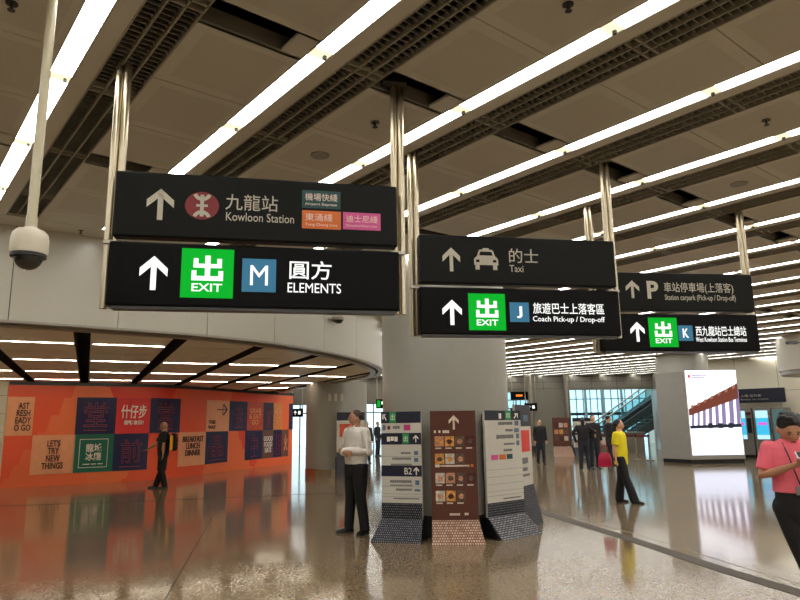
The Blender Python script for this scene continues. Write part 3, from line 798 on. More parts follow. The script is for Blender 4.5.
# ------------------------------------------------------------------ orange hoarding with posters
HS = arc(HOARD)
hd = thing('hoarding', 'curved orange hoarding with navy and peach poster squares', 'hoarding', (HOARD[0].x, HOARD[0].y, 0))
off = Vector((HOARD[0].x, HOARD[0].y, 0))
def hoard_patch(s0, s1, z0, z1, out0, out1, mb, m=0, step=.1):
    n = max(1, int((s1 - s0) / step)); P = []
    for i in range(n + 1):
        s = s0 + (s1 - s0) * i / n; p = curve_at(HOARD, HS, s); a = curve_at(HOARD, HS, s - .05); b = curve_at(HOARD, HS, s + .05)
        t = (b - a).normalized(); nn = Vector((t.y, -t.x)); P.append((p, nn))
    for (p, n0), (q, n1) in zip(P[:-1], P[1:]):
        def pt(c, nn, o, z): return (c.x + nn.x*o - off.x, c.y + nn.y*o - off.y, z)
        mb.hexa([pt(p, n0, out1, z0), pt(q, n1, out1, z0), pt(q, n1, out0, z0), pt(p, n0, out0, z0)], [pt(p, n0, out1, z1), pt(q, n1, out1, z1), pt(q, n1, out0, z1), pt(p, n0, out0, z1)], m)
mb = MB(); hoard_patch(0, HS[-1], 0, 2.8, -.1, 0, mb, step=.1)
def hoard_uv(co):
    p = Vector((co.x + off.x, co.y + off.y)); best = (1e9, 0)
    for c, s in zip(HOARD, HS):
        d = (c - p).length
        if d < best[0]: best = (d, s)
    return (best[1], co.z)
mb.build('panel', M['hoard'], hd, uvf=hoard_uv)
mb = MB(); hoard_patch(0, HS[-1], 2.8, ZL - .0, -.1, .04, mb); mb.build('head_trim', M['dsteel'], hd)
ZT, ZM, ZB = 2.47, 1.40, .32
def on_hoard(o, sc, zc):
    """move a flat mesh built round (0,0) facing -Y onto the curve at arc length sc"""
    p = curve_at(HOARD, HS, sc); a = curve_at(HOARD, HS, sc - .2); b = curve_at(HOARD, HS, sc + .2); t = (b - a).normalized(); nn = Vector((t.y, -t.x))
    o.location = (p.x + nn.x*.02 - off.x, p.y + nn.y*.02 - off.y, zc); o.rotation_euler = (0, 0, math.atan2(t.y, t.x))
def hx(x, z):
    r = s_for_x(HOARD, HS, z, x)
    return r if r is not None else (0 if x < 60 else HS[-1])
# (x0, x1, row, material, text, ink, kind)
POST = [(5, 33.5, 0, 'peach', 'AST\nRESH\nEADY\nO GO', 'ink', 'txt', (.32, .92, .12, .85), 'peach poster lettered with a four line slogan'),
 (31, 74, 1, 'peach', "LET'S\nTRY\nNEW\nTHINGS", 'ink', 'txt', (.25, .75, .13, .87), 'peach poster below'),
 (76, 116, 0, 'navy', '堂', 'line', 'out', (.2, .78, .2, .86), ''), (73, 113, 1, 'pgreen', '龍城\n冰廳', 'pwhite', 'frm', (.3, .7, .3, .75), ''),
 (116, 149, 0, 'pred', '什仔步', 'pwhite', 'txt2', (.14, .9, .42, .8), ''), (113, 147.5, 1, 'navy', '前', 'line', 'out', (.2, .8, .2, .84), ''),
 (150, 180, 0, 'navy', '當', 'line', 'out', (.2, .72, .1, .86), ''), (178, 205, 1, 'peach', 'BREAKFAST\nLUNCH\nDINNER', 'ink', 'txt', (.12, .88, .3, .88), ''),
 (206, 229, 0, 'peach', 'THIS\nWAY', 'ink', 'way', (.1, .42, .08, .36), ''), (205, 227.5, 1, 'navy', '晶', 'line', 'out', (.2, .8, .2, .86), ''),
 (229, 247, 0, 'navy', '巷', 'line', 'out', (.25, .75, .12, .86), ''), (247, 263, 0, 'pdeep', 'GRAB\n& EAT\nGO', 'peach', 'txt', (.1, .85, .2, .78), ''),
 (245, 262, 1, 'navy', '中', 'line', 'out', (.3, .7, .12, .86), ''), (263, 273.3, 0, 'pdk', '食', 'line', 'out', (.3, .75, .12, .86), ''),
 (262, 273, 1, 'pbrown', 'GOOD\nFOOD\nEATS', 'pwhite', 'txt', (.1, .9, .2, .78), ''), (273.3, 282, 0, 'pamb', 'NEW\nEAT', 'peach', 'txt', (.15, .8, .2, .8), ''),
 (273, 281.5, 1, 'navy', '川', 'line', 'out', (.25, .75, .12, .86), ''), (282, 288, 1, 'pbrown', '火', 'peach', 'txt', (.2, .8, .2, .8), ''), (289, 293, 0, 'navy', '口', 'line', 'out', (.3, .7, .3, .7), '')]
PLAB = {'peach': 'peach poster', 'navy': 'navy poster with red line drawing', 'pgreen': 'green poster with white framed characters', 'pred': 'bright red poster with white brush lettering'}
for x0, x1, row, m, s, ink, kind, bx, _l in POST:
    z0, z1 = (ZM, ZT) if row == 0 else (ZB, ZM)
    s0, s1 = hx(x0, (z0+z1)/2), hx(x1, (z0+z1)/2)
    mb = MB(); hoard_patch(s0, s1, z0, z1, 0, .012, mb)
    po = mb.build('poster', M[m], hd)
    w = s1 - s0; h = z1 - z0; sc = (s0+s1)/2; zc = (z0+z1)/2
    X = lambda t: (t - .5) * w
    Z = lambda t: (t - .5) * h
    a, b, c, d = bx
    if kind == 'out':
        o = text('line_drawing', s, X(a), X(b), Z(c), Z(d), 0, M[ink], po, thick=.01, outline=.006); on_hoard(o, sc, zc)
        o = plates('caption_line', [rect(X(a), X(b), Z(.1), Z(.11))], -.002, 0, M[ink], po); on_hoard(o, sc, zc)
    else:
        o = text('lettering', s, X(a), X(b), Z(c), Z(d), 0, M[ink], po, thick=.01, bold=.015 if kind != 'frm' else .02, lines=.85 if '\n' in s and kind == 'txt' else 1.0); on_hoard(o, sc, zc)
    if kind == 'frm':
        t_ = .012
        o = plates('frame_line', [rect(X(.14), X(.86), Z(.86), Z(.875)), rect(X(.14), X(.86), Z(.12), Z(.135)), rect(X(.14), X(.155), Z(.12), Z(.875)), rect(X(.845), X(.86), Z(.12), Z(.875)), rect(X(.25), X(.42), Z(.2), Z(.225)), rect(X(.46), X(.58), Z(.2), Z(.225)), rect(X(.62), X(.75), Z(.2), Z(.225))], -.004, 0, M[ink], po); on_hoard(o, sc, zc)
    if kind == 'txt2':
        o = text('lettering', '翻轉食街!', X(.24), X(.82), Z(.24), Z(.37), 0, M[ink], po, thick=.01, bold=.02); on_hoard(o, sc, zc)
    if kind == 'way':
        P = [rect(X(.45), X(.85), Z(.69), Z(.72))]
        for sg in (1, -1): P += [[(X(.93), Z(.705)), (X(.86), Z(.705)), (X(.72), Z(.705 + sg*.16)), (X(.76), Z(.705 + sg*.19))]]
        P.append([(X(.70), Z(.86)), (X(.72), Z(.89)), (X(.72), Z(.52)), (X(.70), Z(.55))])
        o = plates('way_arrow', P, -.004, 0, M[ink], po); on_hoard(o, sc, zc)

# ------------------------------------------------------------------ standing boards round the column
def scribble(mb, x0, x1, z, h, m=0, g=.35, y0=-.003, y1=0):
    w = h * .8; x = x0; r = random.Random(int((x0 + z) * 1000))
    while x + w <= x1 + 1e-6:
        mb.plate(rect(x, x + w*.86, z + h*r.uniform(0, .15), z + h), y0, y1, m); x += w
def totem(A, B, label, kind, flare, H=1.76, zb=.28, name='standing_sign'):
    """A,B: plan points of the board's left and right edge; board face from zb up, woven flared skirt below"""
    A = Vector(A); B = Vector(B); d = B - A; L = d.length; ang = math.atan2(d.y, d.x)
    t = thing(name, label, 'standing sign', (A.x, A.y, 0), ang)
    fl, fr, fy = flare
    b = MB(); b.box(0, L, 0, .045, zb, H); board = b.build('board', {'w': M['tw'], 'b': M['tb'], 'p': M['tw']}[kind], t, bevel=.004)
    patt = {'w': M['pat_n'], 'b': M['pat_b'], 'p': M['pat_n']}[kind]
    if name.endswith('sign') and label.startswith('white standing board at the right'): patt = M['pat_g']
    b = MB(); b.hexa([(-fl, -fy, 0), (L + fr, -fy, 0), (L + fr, -fy + .02, 0), (-fl, -fy + .02, 0)], [(0, -.004, zb), (L, -.004, zb), (L, .03, zb), (0, .03, zb)])
    b.build('flared_skirt', patt, t, uvf=lambda c: (c.x, c.z * 1.25))
    b = MB(); b.hexa([(0, -fy + .03, 0), (L, -fy + .03, 0), (L, .26, 0), (0, .26, 0)], [(0.01, .03, zb), (L - .01, .03, zb), (L - .01, .26, zb), (0.01, .26, zb)]); b.build('weighted_base', M['plastic_b'], t)
    b = MB(); b.box(.03, L - .03, .045, .09, .0, H - .05); b.build('back_frame', M['dsteel'], t)
    return t, board, L
def bar(parent, nm, m, L, z0, z1, x0=0., x1=1., y=-.002):
    return plates(nm, [rect(L*x0, L*x1, z0, z1)], y, 0 if y > -.0025 else -.0015, M[m], parent)
def small_text(parent, m, rows):
    for x0, x1, z, h in rows:
        mb = MB(); scribble(mb, x0, x1, z, h, y0=-.004, y1=0); mb.build('small_lettering', M[m], parent)
# T1
t, bd, L = totem((-.30, 9.55), (.27, 9.38), 'white standing board at the left of the middle column, marked B2', 'w', (.10, .02, .20))
bar(bd, 'band', 'tn', L, 1.60, 1.76); bar(bd, 'band', 'tn', L, 1.30, 1.46); bar(bd, 'band', 'tn', L, .86, 1.01)
b = MB(); b.box(0, L, -.003, 0, .28, .50); b.build('dashed_panel', M['pat_n'], bd, uvf=lambda c: (c.x, c.z))
plates('green_label', [rect(L*.22, L*.38, 1.605, 1.755), rect(L*.54, L*.70, 1.31, 1.45)], -.005, -.002, M['tg'], bd)
text('lettering', '出', L*.25, L*.35, 1.64, 1.73, -.005, M['pwhite'], bd); text('lettering', '出', L*.57, L*.67, 1.34, 1.42, -.005, M['pwhite'], bd)
plates('arrow', [[(L*.04, 1.73), (L*.13, 1.73), (L*.10, 1.705), (L*.04, 1.705)], [(L*.04, 1.73), (L*.065, 1.705), (L*.065, 1.645), (L*.04, 1.665)], [(L*.06, 1.72), (L*.08, 1.72), (L*.15, 1.645), (L*.125, 1.635)]] + arrow_polys(L*.87, 1.33, 1.43, L*.13), -.005, -.002, M['pwhite'], bd)
plates('icon_tile', [rect(L*.04, L*.12, 1.50, 1.57), rect(L*.82, L*.92, 1.155, 1.21), rect(L*.82, L*.92, 1.06, 1.115), rect(L*.84, L*.94, .745, .81), rect(L*.82, L*.96, .66, .69)], -.004, 0, M['tblue'], bd)
plates('icon_disc', [[(L*.2 + .025*math.cos(a), 1.535 + .03*math.sin(a)) for a in (math.pi*i/6 for i in range(12))]], -.004, 0, M['red'], bd)
plates('magenta_tile', [rect(L*.58, L*.74, 1.495, 1.575)], -.004, 0, M['tmag'], bd)
text('lettering', 'B2', L*.58, L*.76, .89, .98, -.002, M['pwhite'], bd); plates('arrow', arrow_polys(L*.87, .88, .99, L*.13), -.005, -.002, M['pwhite'], bd)
small_text(bd, 'pwhite', [(L*.15, L*.5, 1.34, .07)])
small_text(bd, 'tgrey', [(L*.3, L*.54, 1.515, .045), (L*.5, L*.78, 1.165, .03), (L*.28, L*.78, 1.085, .035), (L*.24, L*.78, .975 - .0 + .06 - .03, .03), (L*.22, L*.78, .77, .04), (L*.22, L*.78, .73, .018), (L*.36, L*.78, .665, .03), (L*.3, L*.95, .55, .018)])
for z in (.62, .72, 1.13, .58): MB().box(.0, L, -.0015, 0, z, z + .004).build('rule_line', M['tgrey'], bd)
# T2
t, bd, L = totem((.40, 9.34), (1.04, 9.32), 'brown standing board with food photos in front of the middle column', 'b', (.01, .06, .27))
plates('arrow', arrow_polys(L*.52, 1.50, 1.70, L*.22), -.004, 0, M['tcream'], bd)
small_text(bd, 'tcream', [(L*.08, L*.14, 1.45, .04), (L*.18, L*.24, 1.45, .04), (L*.27, L*.44, 1.45, .04), (L*.09, L*.2, .985, .04), (L*.24, L*.84, .99, .025), (L*.38, L*.64, .34, .03), (L*.7, L*.8, .34, .035)])
plates('orange_tag', [rect(L*.86, L*.92, .985, 1.025)], -.004, 0, M['orange'], bd)
foods = [mat('food a', (196, 140, 104), .6, var=.5, scale=28), mat('food b', (212, 150, 70), .6, var=.5, scale=24), mat('food c', (90, 70, 58), .6, var=.8, scale=30), mat('food d', (78, 30, 22), .6, var=.7, scale=26), mat('food e', (200, 190, 176), .6, var=.4, scale=22)]
fi = 0
for z, n, order in ((1.27, 4, (0, 1, 2, 3)), (1.03, 3, (1, 4, 2)), (.80 - .03, 4, (4, 0, 2, 3)), (.53, 3, (4, 1, 2))):
    for k in range(n):
        x = L*(.09 + k*.225)
        plates('food_photo', [rect(x, x + L*.2, z, z + .14)], -.004, 0, foods[order[k]], bd)
        fm = MB(); rr = random.Random(k + int(z*100)); cx, cz = x + L*.1, z + .065
        fm.plate([(cx + L*.062*math.cos(a)*rr.uniform(.8, 1.1), cz + .038*math.sin(a)*rr.uniform(.8, 1.1)) for a in (math.pi*i/5 for i in range(10))], -.006, -.004)
        fm.build('dish', foods[(order[k] + 1 + k) % 5], bd)
    small_text(bd, 'tcream', [(L*(.1 + k*.225), L*(.1 + k*.225 + .15), z - .035, .018) for k in range(n)])
# T3
t, bd, L = totem((1.19, 9.50), (1.80, 10.02), 'white standing board at the right of the middle column, charcoal woven foot', 'w', (-.02, .10, .24))
bar(bd, 'band', 'tn', L, 1.62, 1.76)
b = MB(); b.box(0, L, -.003, 0, .28, .47); b.build('dashed_panel', M['pat_n'], bd, uvf=lambda c: (c.x, c.z))
plates('green_label', [rect(L*.56, L*.72, 1.625, 1.755)], -.005, -.002, M['tg'], bd); text('lettering', '出', L*.59, L*.69, 1.655, 1.73, -.005, M['pwhite'], bd)
plates('arrow', [[(L*.92, 1.72), (L*.82, 1.72), (L*.84, 1.70), (L*.92, 1.70)], [(L*.92, 1.72), (L*.92, 1.65), (L*.90, 1.66), (L*.90, 1.72)], [(L*.90, 1.71), (L*.88, 1.72), (L*.80, 1.65), (L*.82, 1.64)]], -.005, -.002, M['pwhite'], bd)
small_text(bd, 'pwhite', [(L*.38, L*.52, 1.64, .08)])
small_text(bd, 'tgrey', [(L*.36, L*.78, 1.55, .045), (L*.55, L*.78, 1.455, .035), (L*.3, L*.8, 1.35, .06), (L*.5, L*.8, 1.26, .03), (L*.48, L*.74, 1.17, .035), (L*.42, L*.9, .50, .02)])
plates('icon_tile', [rect(L*.82, L*.93, 1.54, 1.61), rect(L*.8, L*.93, 1.44, 1.50), rect(L*.85, L*.93, 1.35, 1.42), rect(L*.85, L*.93, 1.25, 1.32)], -.004, 0, M['tblue'], bd)
plates('pink_tile', [rect(L*.14, L*.32, 1.06, 1.13)], -.004, 0, M['pink'], bd); plates('orange_tile', [rect(L*.36, L*.53, 1.06, 1.13)], -.004, 0, M['orange'], bd); plates('teal_tile', [rect(L*.56, L*.72, 1.06, 1.13)], -.004, 0, M['teal'], bd)
for z in (.62, .72, .82, .92, .56): MB().box(.0, L, -.0015, 0, z, z + .004).build('rule_line', M['tgrey'], bd)
# T4
t, bd, L = totem((1.78, 10.35), (2.13, 10.95), 'narrow turned board with a red picture, behind the right white board', 'p', (-.0, .05, .12), H=1.86, zb=.6)
bar(bd, 'band', 'tn', L, 1.52, 1.86); plates('red_picture', [rect(L*.18, L*.86, 1.12, 1.46)], -.004, 0, M['tred'], bd)
small_text(bd, 'tgrey', [(L*.25, L*.8, .93, .1), (L*.3, L*.7, .82, .06), (L*.3, L*.8, .74, .04)])
plates('blue_tile', [rect(L*.5, L*.8, 1.6, 1.7)], -.005, -.002, M['tblue'], bd)
# distant board beside column L
t, bd, L = totem((-2.0, 20.35), (-1.15, 20.6), 'white standing board with an orange picture behind the man in white', 'p', (.02, .02, .1), H=1.95, zb=.6)
bar(bd, 'band', 'tn', L, 1.7, 1.95); plates('orange_picture', [rect(L*.1, L*.5, 1.2, 1.6)], -.004, 0, M['pdeep'], bd)
b = MB(); b.box(0, L, -.003, 0, .25, .75); b.build('dashed_panel', M['pat_n'], bd, uvf=lambda c: (c.x, c.z))
# far boards
t, bd, L = totem((6.95, 30.6), (7.75, 30.5), 'far brown standing board near the back wall', 'b', (.0, .1, .3), H=1.75, zb=.45)
for z in (.7, 1.0, 1.3):
    for k in range(3): plates('food_photo', [rect(L*(.1 + .27*k), L*(.32 + .27*k), z, z + .2)], -.004, 0, foods[(k + int(z*10)) % 5], bd)
t, bd, L = totem((7.85, 30.4), (8.75, 30.5), 'far white standing board beside the far brown one', 'w', (.0, .0, .15), H=1.72, zb=.4)
bar(bd, 'band', 'tn', L, 1.56, 1.72); bar(bd, 'band', 'tn', L, .95, 1.05); small_text(bd, 'tgrey', [(L*.3, L*.8, 1.35, .06), (L*.4, L*.85, 1.2, .05), (L*.3, L*.8, .8, .06)])

# ------------------------------------------------------------------ advertising screen housing
AF, BF = Vector((10.48, 24.25)), Vector((12.47, 24.33)); ang = math.atan2(BF.y - AF.y, BF.x - AF.x); LF = (BF - AF).length
t = thing('advertising_screen', 'large bright advertising screen in a steel housing round a column', 'screen', (AF.x, AF.y, 0), ang)
b = MB(); b.prism([(-.02, 0), (LF + .02, 0), (LF + .35, 1.2), (LF + .35, 3.0), (.45, 3.2), (-.5, 1.32)], .14, 3.36); b.build('housing', M['housing'], t, bevel=.01)
b = MB(); b.prism([(0.02, .06), (LF, .06), (LF + .3, 1.2), (LF + .3, 2.9), (.5, 3.1), (-.44, 1.32)], 0, .14); b.build('plinth', M['plastic_b'], t)
b = MB(); b.box(.06, LF - .02, -.02, 0, .30, 3.37); sc_ = b.build('screen', M['screen_w'], t)
W_, H0, H1 = LF - .08, .30, 3.37
def SX(x): return .06 + W_ * x
def SZ(z): return H0 + (H1 - H0) * z
def sp(nm, m, polys, y=-.024): return plates(nm, [[(SX(a), SZ(b_)) for a, b_ in p] for p in polys], y, -.02, M[m], sc_)
sp('picture_ground', 'screen_c', [[(0, .0), (1, 0), (1, .31), (0, .31)]], -.021)
sp('picture_posts', 'screen_l', [[(a, .33), (a + w, .33), (a + w + .03, h), (a + .03, h)] for a, w, h in ((.03, .05, .50), (.14, .05, .53), (.25, .06, .56), (.37, .07, .6), (.50, .07, .64), (.63, .08, .68), (.78, .09, .72), (.92, .07, .75))], -.022)
sp('picture_beams', 'screen_b', [[(0, .46), (0, .54), (1, .84), (1, .66)]] + [[(a, h), (a + .09, h + .02), (a + .09, h + .12), (a, h + .10)] for a, h in ((.06, .47), (.17, .5), (.29, .53), (.42, .57), (.55, .61), (.69, .65), (.84, .69))], -.023)
sp('picture_beam_lights', 'screen_t', [[(a, h), (a + .05, h + .015), (a + .05, h + .05), (a, h + .035)] for a, h in ((.05, .545), (.18, .575), (.31, .61), (.45, .65), (.6, .69), (.75, .73), (.9, .77))], -.0245)
sp('picture_base_line', 'screen_d', [[(0, .31), (1, .32), (1, .36), (0, .345)]] + [[(a, .31), (a + .09, .31), (a + .09, .37), (a, .37)] for a in (.35, .55, .75)], -.0235)
sp('picture_mark', 'screen_r', [[(.045, .91), (.09, .91), (.09, .95), (.045, .95)]])
sp('picture_caption', 'screen_l', [[(.12, .935), (.42, .935), (.42, .95), (.12, .95)], [(.12, .91), (.38, .91), (.38, .922), (.12, .922)]])

# ------------------------------------------------------------------ ticket machines, wall sign
wang = math.atan2(wd.y, wd.x)
def sfor(x, Y=27.5):
    best = None
    for i in range(400):
        s_ = LW * i / 400; q = W0 + wd * s_ + wn * .55
        if proj((q.x, q.y, 1))[0] >= x: return s_
    return LW
for (xa, xb, sa, sb, lab) in ((737, 753, 739, 746.5, 'left ticket machine with a cyan screen, half behind the advertising screen'), (754.5, 772, 757, 769.5, 'second ticket machine with a bright cyan screen, left of the man in pink'), (773.5, 791, 775, 787, 'third ticket machine, behind the head of the man in pink')):
    s0, s1 = sfor(xa), sfor(xb); p = W0 + wd * s0 + wn * .55
    t = thing('ticket_machine', lab, 'ticket machine', (p.x, p.y, 0), wang)
    w = s1 - s0
    b = MB(); b.box(0, w, 0, .5, .12, 2.0); b.build('cabinet', M['kiosk'], t, bevel=.01)
    b = MB(); b.box(.02, w - .02, .04, .48, 0, .12); b.build('plinth', M['plastic_b'], t)
    x0, x1 = sfor(sa) - s0, sfor(sb) - s0
    b = MB(); b.box(x0, x1, -.012, 0, .75, 1.9); scn = b.build('screen', M['dimscr' if 'third' in lab else 'cyan'], t)
    if 'third' in lab: continue
    plates('screen_header', [rect(x0, x1, 1.6, 1.9)], -.016, -.012, M['cyan_l'], scn); plates('screen_footer', [rect(x0, x1, .75, .92)], -.016, -.012, M['cyan_l'], scn)
    plates('screen_badge', [rect(x0 + .08, x1 - .06, 1.32, 1.42)], -.016, -.012, M['mag'], scn)
    b = MB(); b.box(x1 + .05, w - .03, -.02, 0, 1.0, 1.6); b.build('card_panel', M['plastic_b'], t)
    b = MB(); b.box(x1 + .05, w - .03, -.02, 0, 1.72, 1.85); b.build('notice', M['maroon'], t)
s0 = sfor(737); s1 = sfor(789) 
p = W0 + wd * s0 + wn * .5
t = thing('wall_sign', 'long dark sign above the ticket machines at the right', 'sign', (p.x, p.y, 2.22), wang)
b = MB(); b.box(0, s1 - s0, 0, .12, 0, .58); pn = b.build('panel', M['tn'], t, bevel=.01)
b = MB(); b.box(.3, .36, .12, .52, .15, .25); b.box(s1 - s0 - .36, s1 - s0 - .3, .12, .52, .15, .25); b.build('bracket', M['dsteel'], t)
text('lettering', '入閘 往列車', .28, 1.05, .24, .34, 0, M['matte_txt'], pn); text('lettering', 'Entry to trains', .28, 1.3, .1, .17, 0, M['matte_txt'], pn)
plates('red_badge', [rect(.08, .2, .12, .3)], -.003, 0, M['red'], pn)

# ------------------------------------------------------------------ small far signs
def far_sign(x0, x1, y0, y1, Y, label, lit, zt=None):
    a = at_y(x0, y1, Y); b_ = at_y(x1, y0, Y)
    t = thing('hanging_sign', label, 'sign', (a.x, Y, a.z))
    w = b_.x - a.x; h = b_.z - a.z
    b = MB(); b.box(0, w, 0, .12, 0, h); pn = b.build('panel', M['lit_black'], t, bevel=.01)
    for x in (.08*w, .92*w):
        b = MB(); b.cyl((x, .06, h), (x, .06, (zt or ZC) - a.z), .025, n=8); b.build('pole', M['steel'], t, smooth=True)
    if lit == 'amber':
        mb = MB(); scribble(mb, w*.3, w*.75, h*.4, h*.25); mb.build('lettering', M['amber'], pn)
    elif lit == 'exit':
        plates('exit_face', [rect(w*.1, w*.35, h*.15, h*.85)], -.003, 0, M['green'], pn); mb = MB(); scribble(mb, w*.45, w*.9, h*.4, h*.35); mb.build('lettering', M['white_txt'], pn)
    else:
        plates('arrow', arrow_polys(w*.35, h*.25, h*.75, w*.22) + [rect(w*.6, w*.8, h*.3, h*.7)], -.003, 0, M['white_txt'], pn)
far_sign(511, 528, 391.5, 400, 34, 'small far black sign with amber letters right of the middle column', 'amber')
far_sign(525, 537, 403, 411, 33, 'small far black sign below and right of the amber lettered one', 'none')
far_sign(376, 388, 399, 408.5, 24, 'small black sign between the two round columns', 'exit')
far_sign(291, 303, 408.5, 417, 29.5, 'small black sign between the hoarding and the left round column', 'arrow')

# ------------------------------------------------------------------ escalator and atrium
t = thing('escalator', 'escalator with glass sides climbing to the right beyond the back wall', 'escalator', (13.0, 39.4, 0))
sl = .72
def pz(x): return max(0, x) * sl
b = MB(); b.plate([(-1.2, 0), (0, 0), (4.4, 4.4*sl - .9), (4.4, 4.4*sl), (0, .35), (-1.2, .35)], 0, 1.5); b.build('truss', M['esc'], t)
b = MB()
for i in range(16): b.box(.0 + i*.27, .3 + i*.27, .25, 1.25, .3 + i*.194, .42 + i*.194)
b.build('steps', M['rubber'], t)
for y in (.02, 1.46):
    b = MB(); b.plate([(-1.1, .35), (0, .35), (4.4, 4.4*sl), (4.4, 4.4*sl + .85), (0, 1.2), (-1.1, 1.2)], y, y + .02); b.build('glass_balustrade', M['balu'], t)
    b = MB(); b.tube([(-1.2, y + .01, 1.15), (-1.1, y + .01, 1.22), (0, y + .01, 1.22), (4.4, y + .01, 4.4*sl + .87)], [.05]*4, 10); b.build('handrail', M['rubber'], t, smooth=True)
t = thing('escalator', 'second darker escalator behind the first, higher at the right edge of the glass', 'escalator', (12.2, 41.6, 0))
b = MB(); b.plate([(-1.2, 0), (0, 0), (6, 6*sl - 1.1), (6, 6*sl + .1), (0, .45), (-1.2, .45)], 0, 1.5); b.build('truss', M['rubber'], t)
for y in (0.0, 1.48):
    b = MB(); b.plate([(-1.1, .4), (0, .4), (6, 6*sl), (6, 6*sl + .9), (0, 1.25), (-1.1, 1.25)], y, y + .02); b.build('glass_balustrade', M['balu'], t)
    b = MB(); b.tube([(-1.2, y, 1.15), (-1.1, y, 1.25), (0, y, 1.27), (6, y, 6*sl + .92)], [.05]*4, 10); b.build('handrail', M['steel'], t, smooth=True)
for i, (x, lab) in enumerate(((12.2, 'first steel post among the escalators, from the left'), (13.3, 'second steel post among the escalators, from the left'), (14.6, 'third steel post among the escalators, from the left'))):
    tag(MB().cyl((0, 0, 0), (0, 0, 5), .09, n=12).build('steel_post', M['mull'], loc=(x, 43.6, 0), smooth=True), lab, 'post')

# queue barriers
for i, (x, y, lab) in enumerate(((8.95, 27.3, 'behind the woman in yellow'), (9.55, 27.2, 'between two others, mid stretch'), (9.85, 26.6, 'beside the advertising screen housing'), (8.2, 29.4, 'left of the woman in yellow, near the far white board'))):
    t = thing('barrier_post', 'slim queue post %s' % lab, 'queue barrier', (x, y, 0), 0, 'queue posts')
    b = MB(); b.cyl((0, 0, .03), (0, 0, .98), .03, n=12); b.build('post', M['steel'], t, smooth=True)
    b = MB(); b.cyl((0, 0, 0), (0, 0, .03), .17, n=20); b.build('foot', M['steel'], t, smooth=True)
    b = MB(); b.cyl((0, 0, .90), (0, 0, 1.02), .042, n=12); b.build('belt_head', M['plastic_b'], t, smooth=True)
mb = MB(); PTS = [(8.2, 29.4), (8.95, 27.3), (9.55, 27.2), (9.85, 26.6)]
for i, (a, c) in enumerate(zip(PTS[:-1], PTS[1:])):
    a_, c_ = Vector(a), Vector(c); e_ = (c_ - a_).normalized() * .06; a, c = tuple(a_ + e_), tuple(c_ - e_)
    mb = MB(); mb.hexa([(*a, .91), (*c, .91), (c[0], c[1]+.006, .91), (a[0], a[1]+.006, .91)], [(*a, 1.0), (*c, 1.0), (c[0], c[1]+.006, 1.0), (a[0], a[1]+.006, 1.0)])
    tag(mb.build('barrier_belt', M['maroon']), 'maroon belt between queue posts, %s' % ['far left stretch', 'stretch right behind the woman in yellow', 'stretch ending at the screen housing'][i], 'belt', 'queue belts')
t = thing('service_counter', 'low grey counter behind the queue posts', 'counter', (9.1, 33.2, 0))
MB().box(0, 3.0, 0, .7, 0, .95).build('body', M['gwall'], t, bevel=.01); MB().box(-.05, 3.05, -.05, .75, .95, 1.0).build('worktop', M['steel'], t, bevel=.008)
MB().box(.9, 1.9, -.02, 0, .35, .75).build('white_front', M['camw'], t)

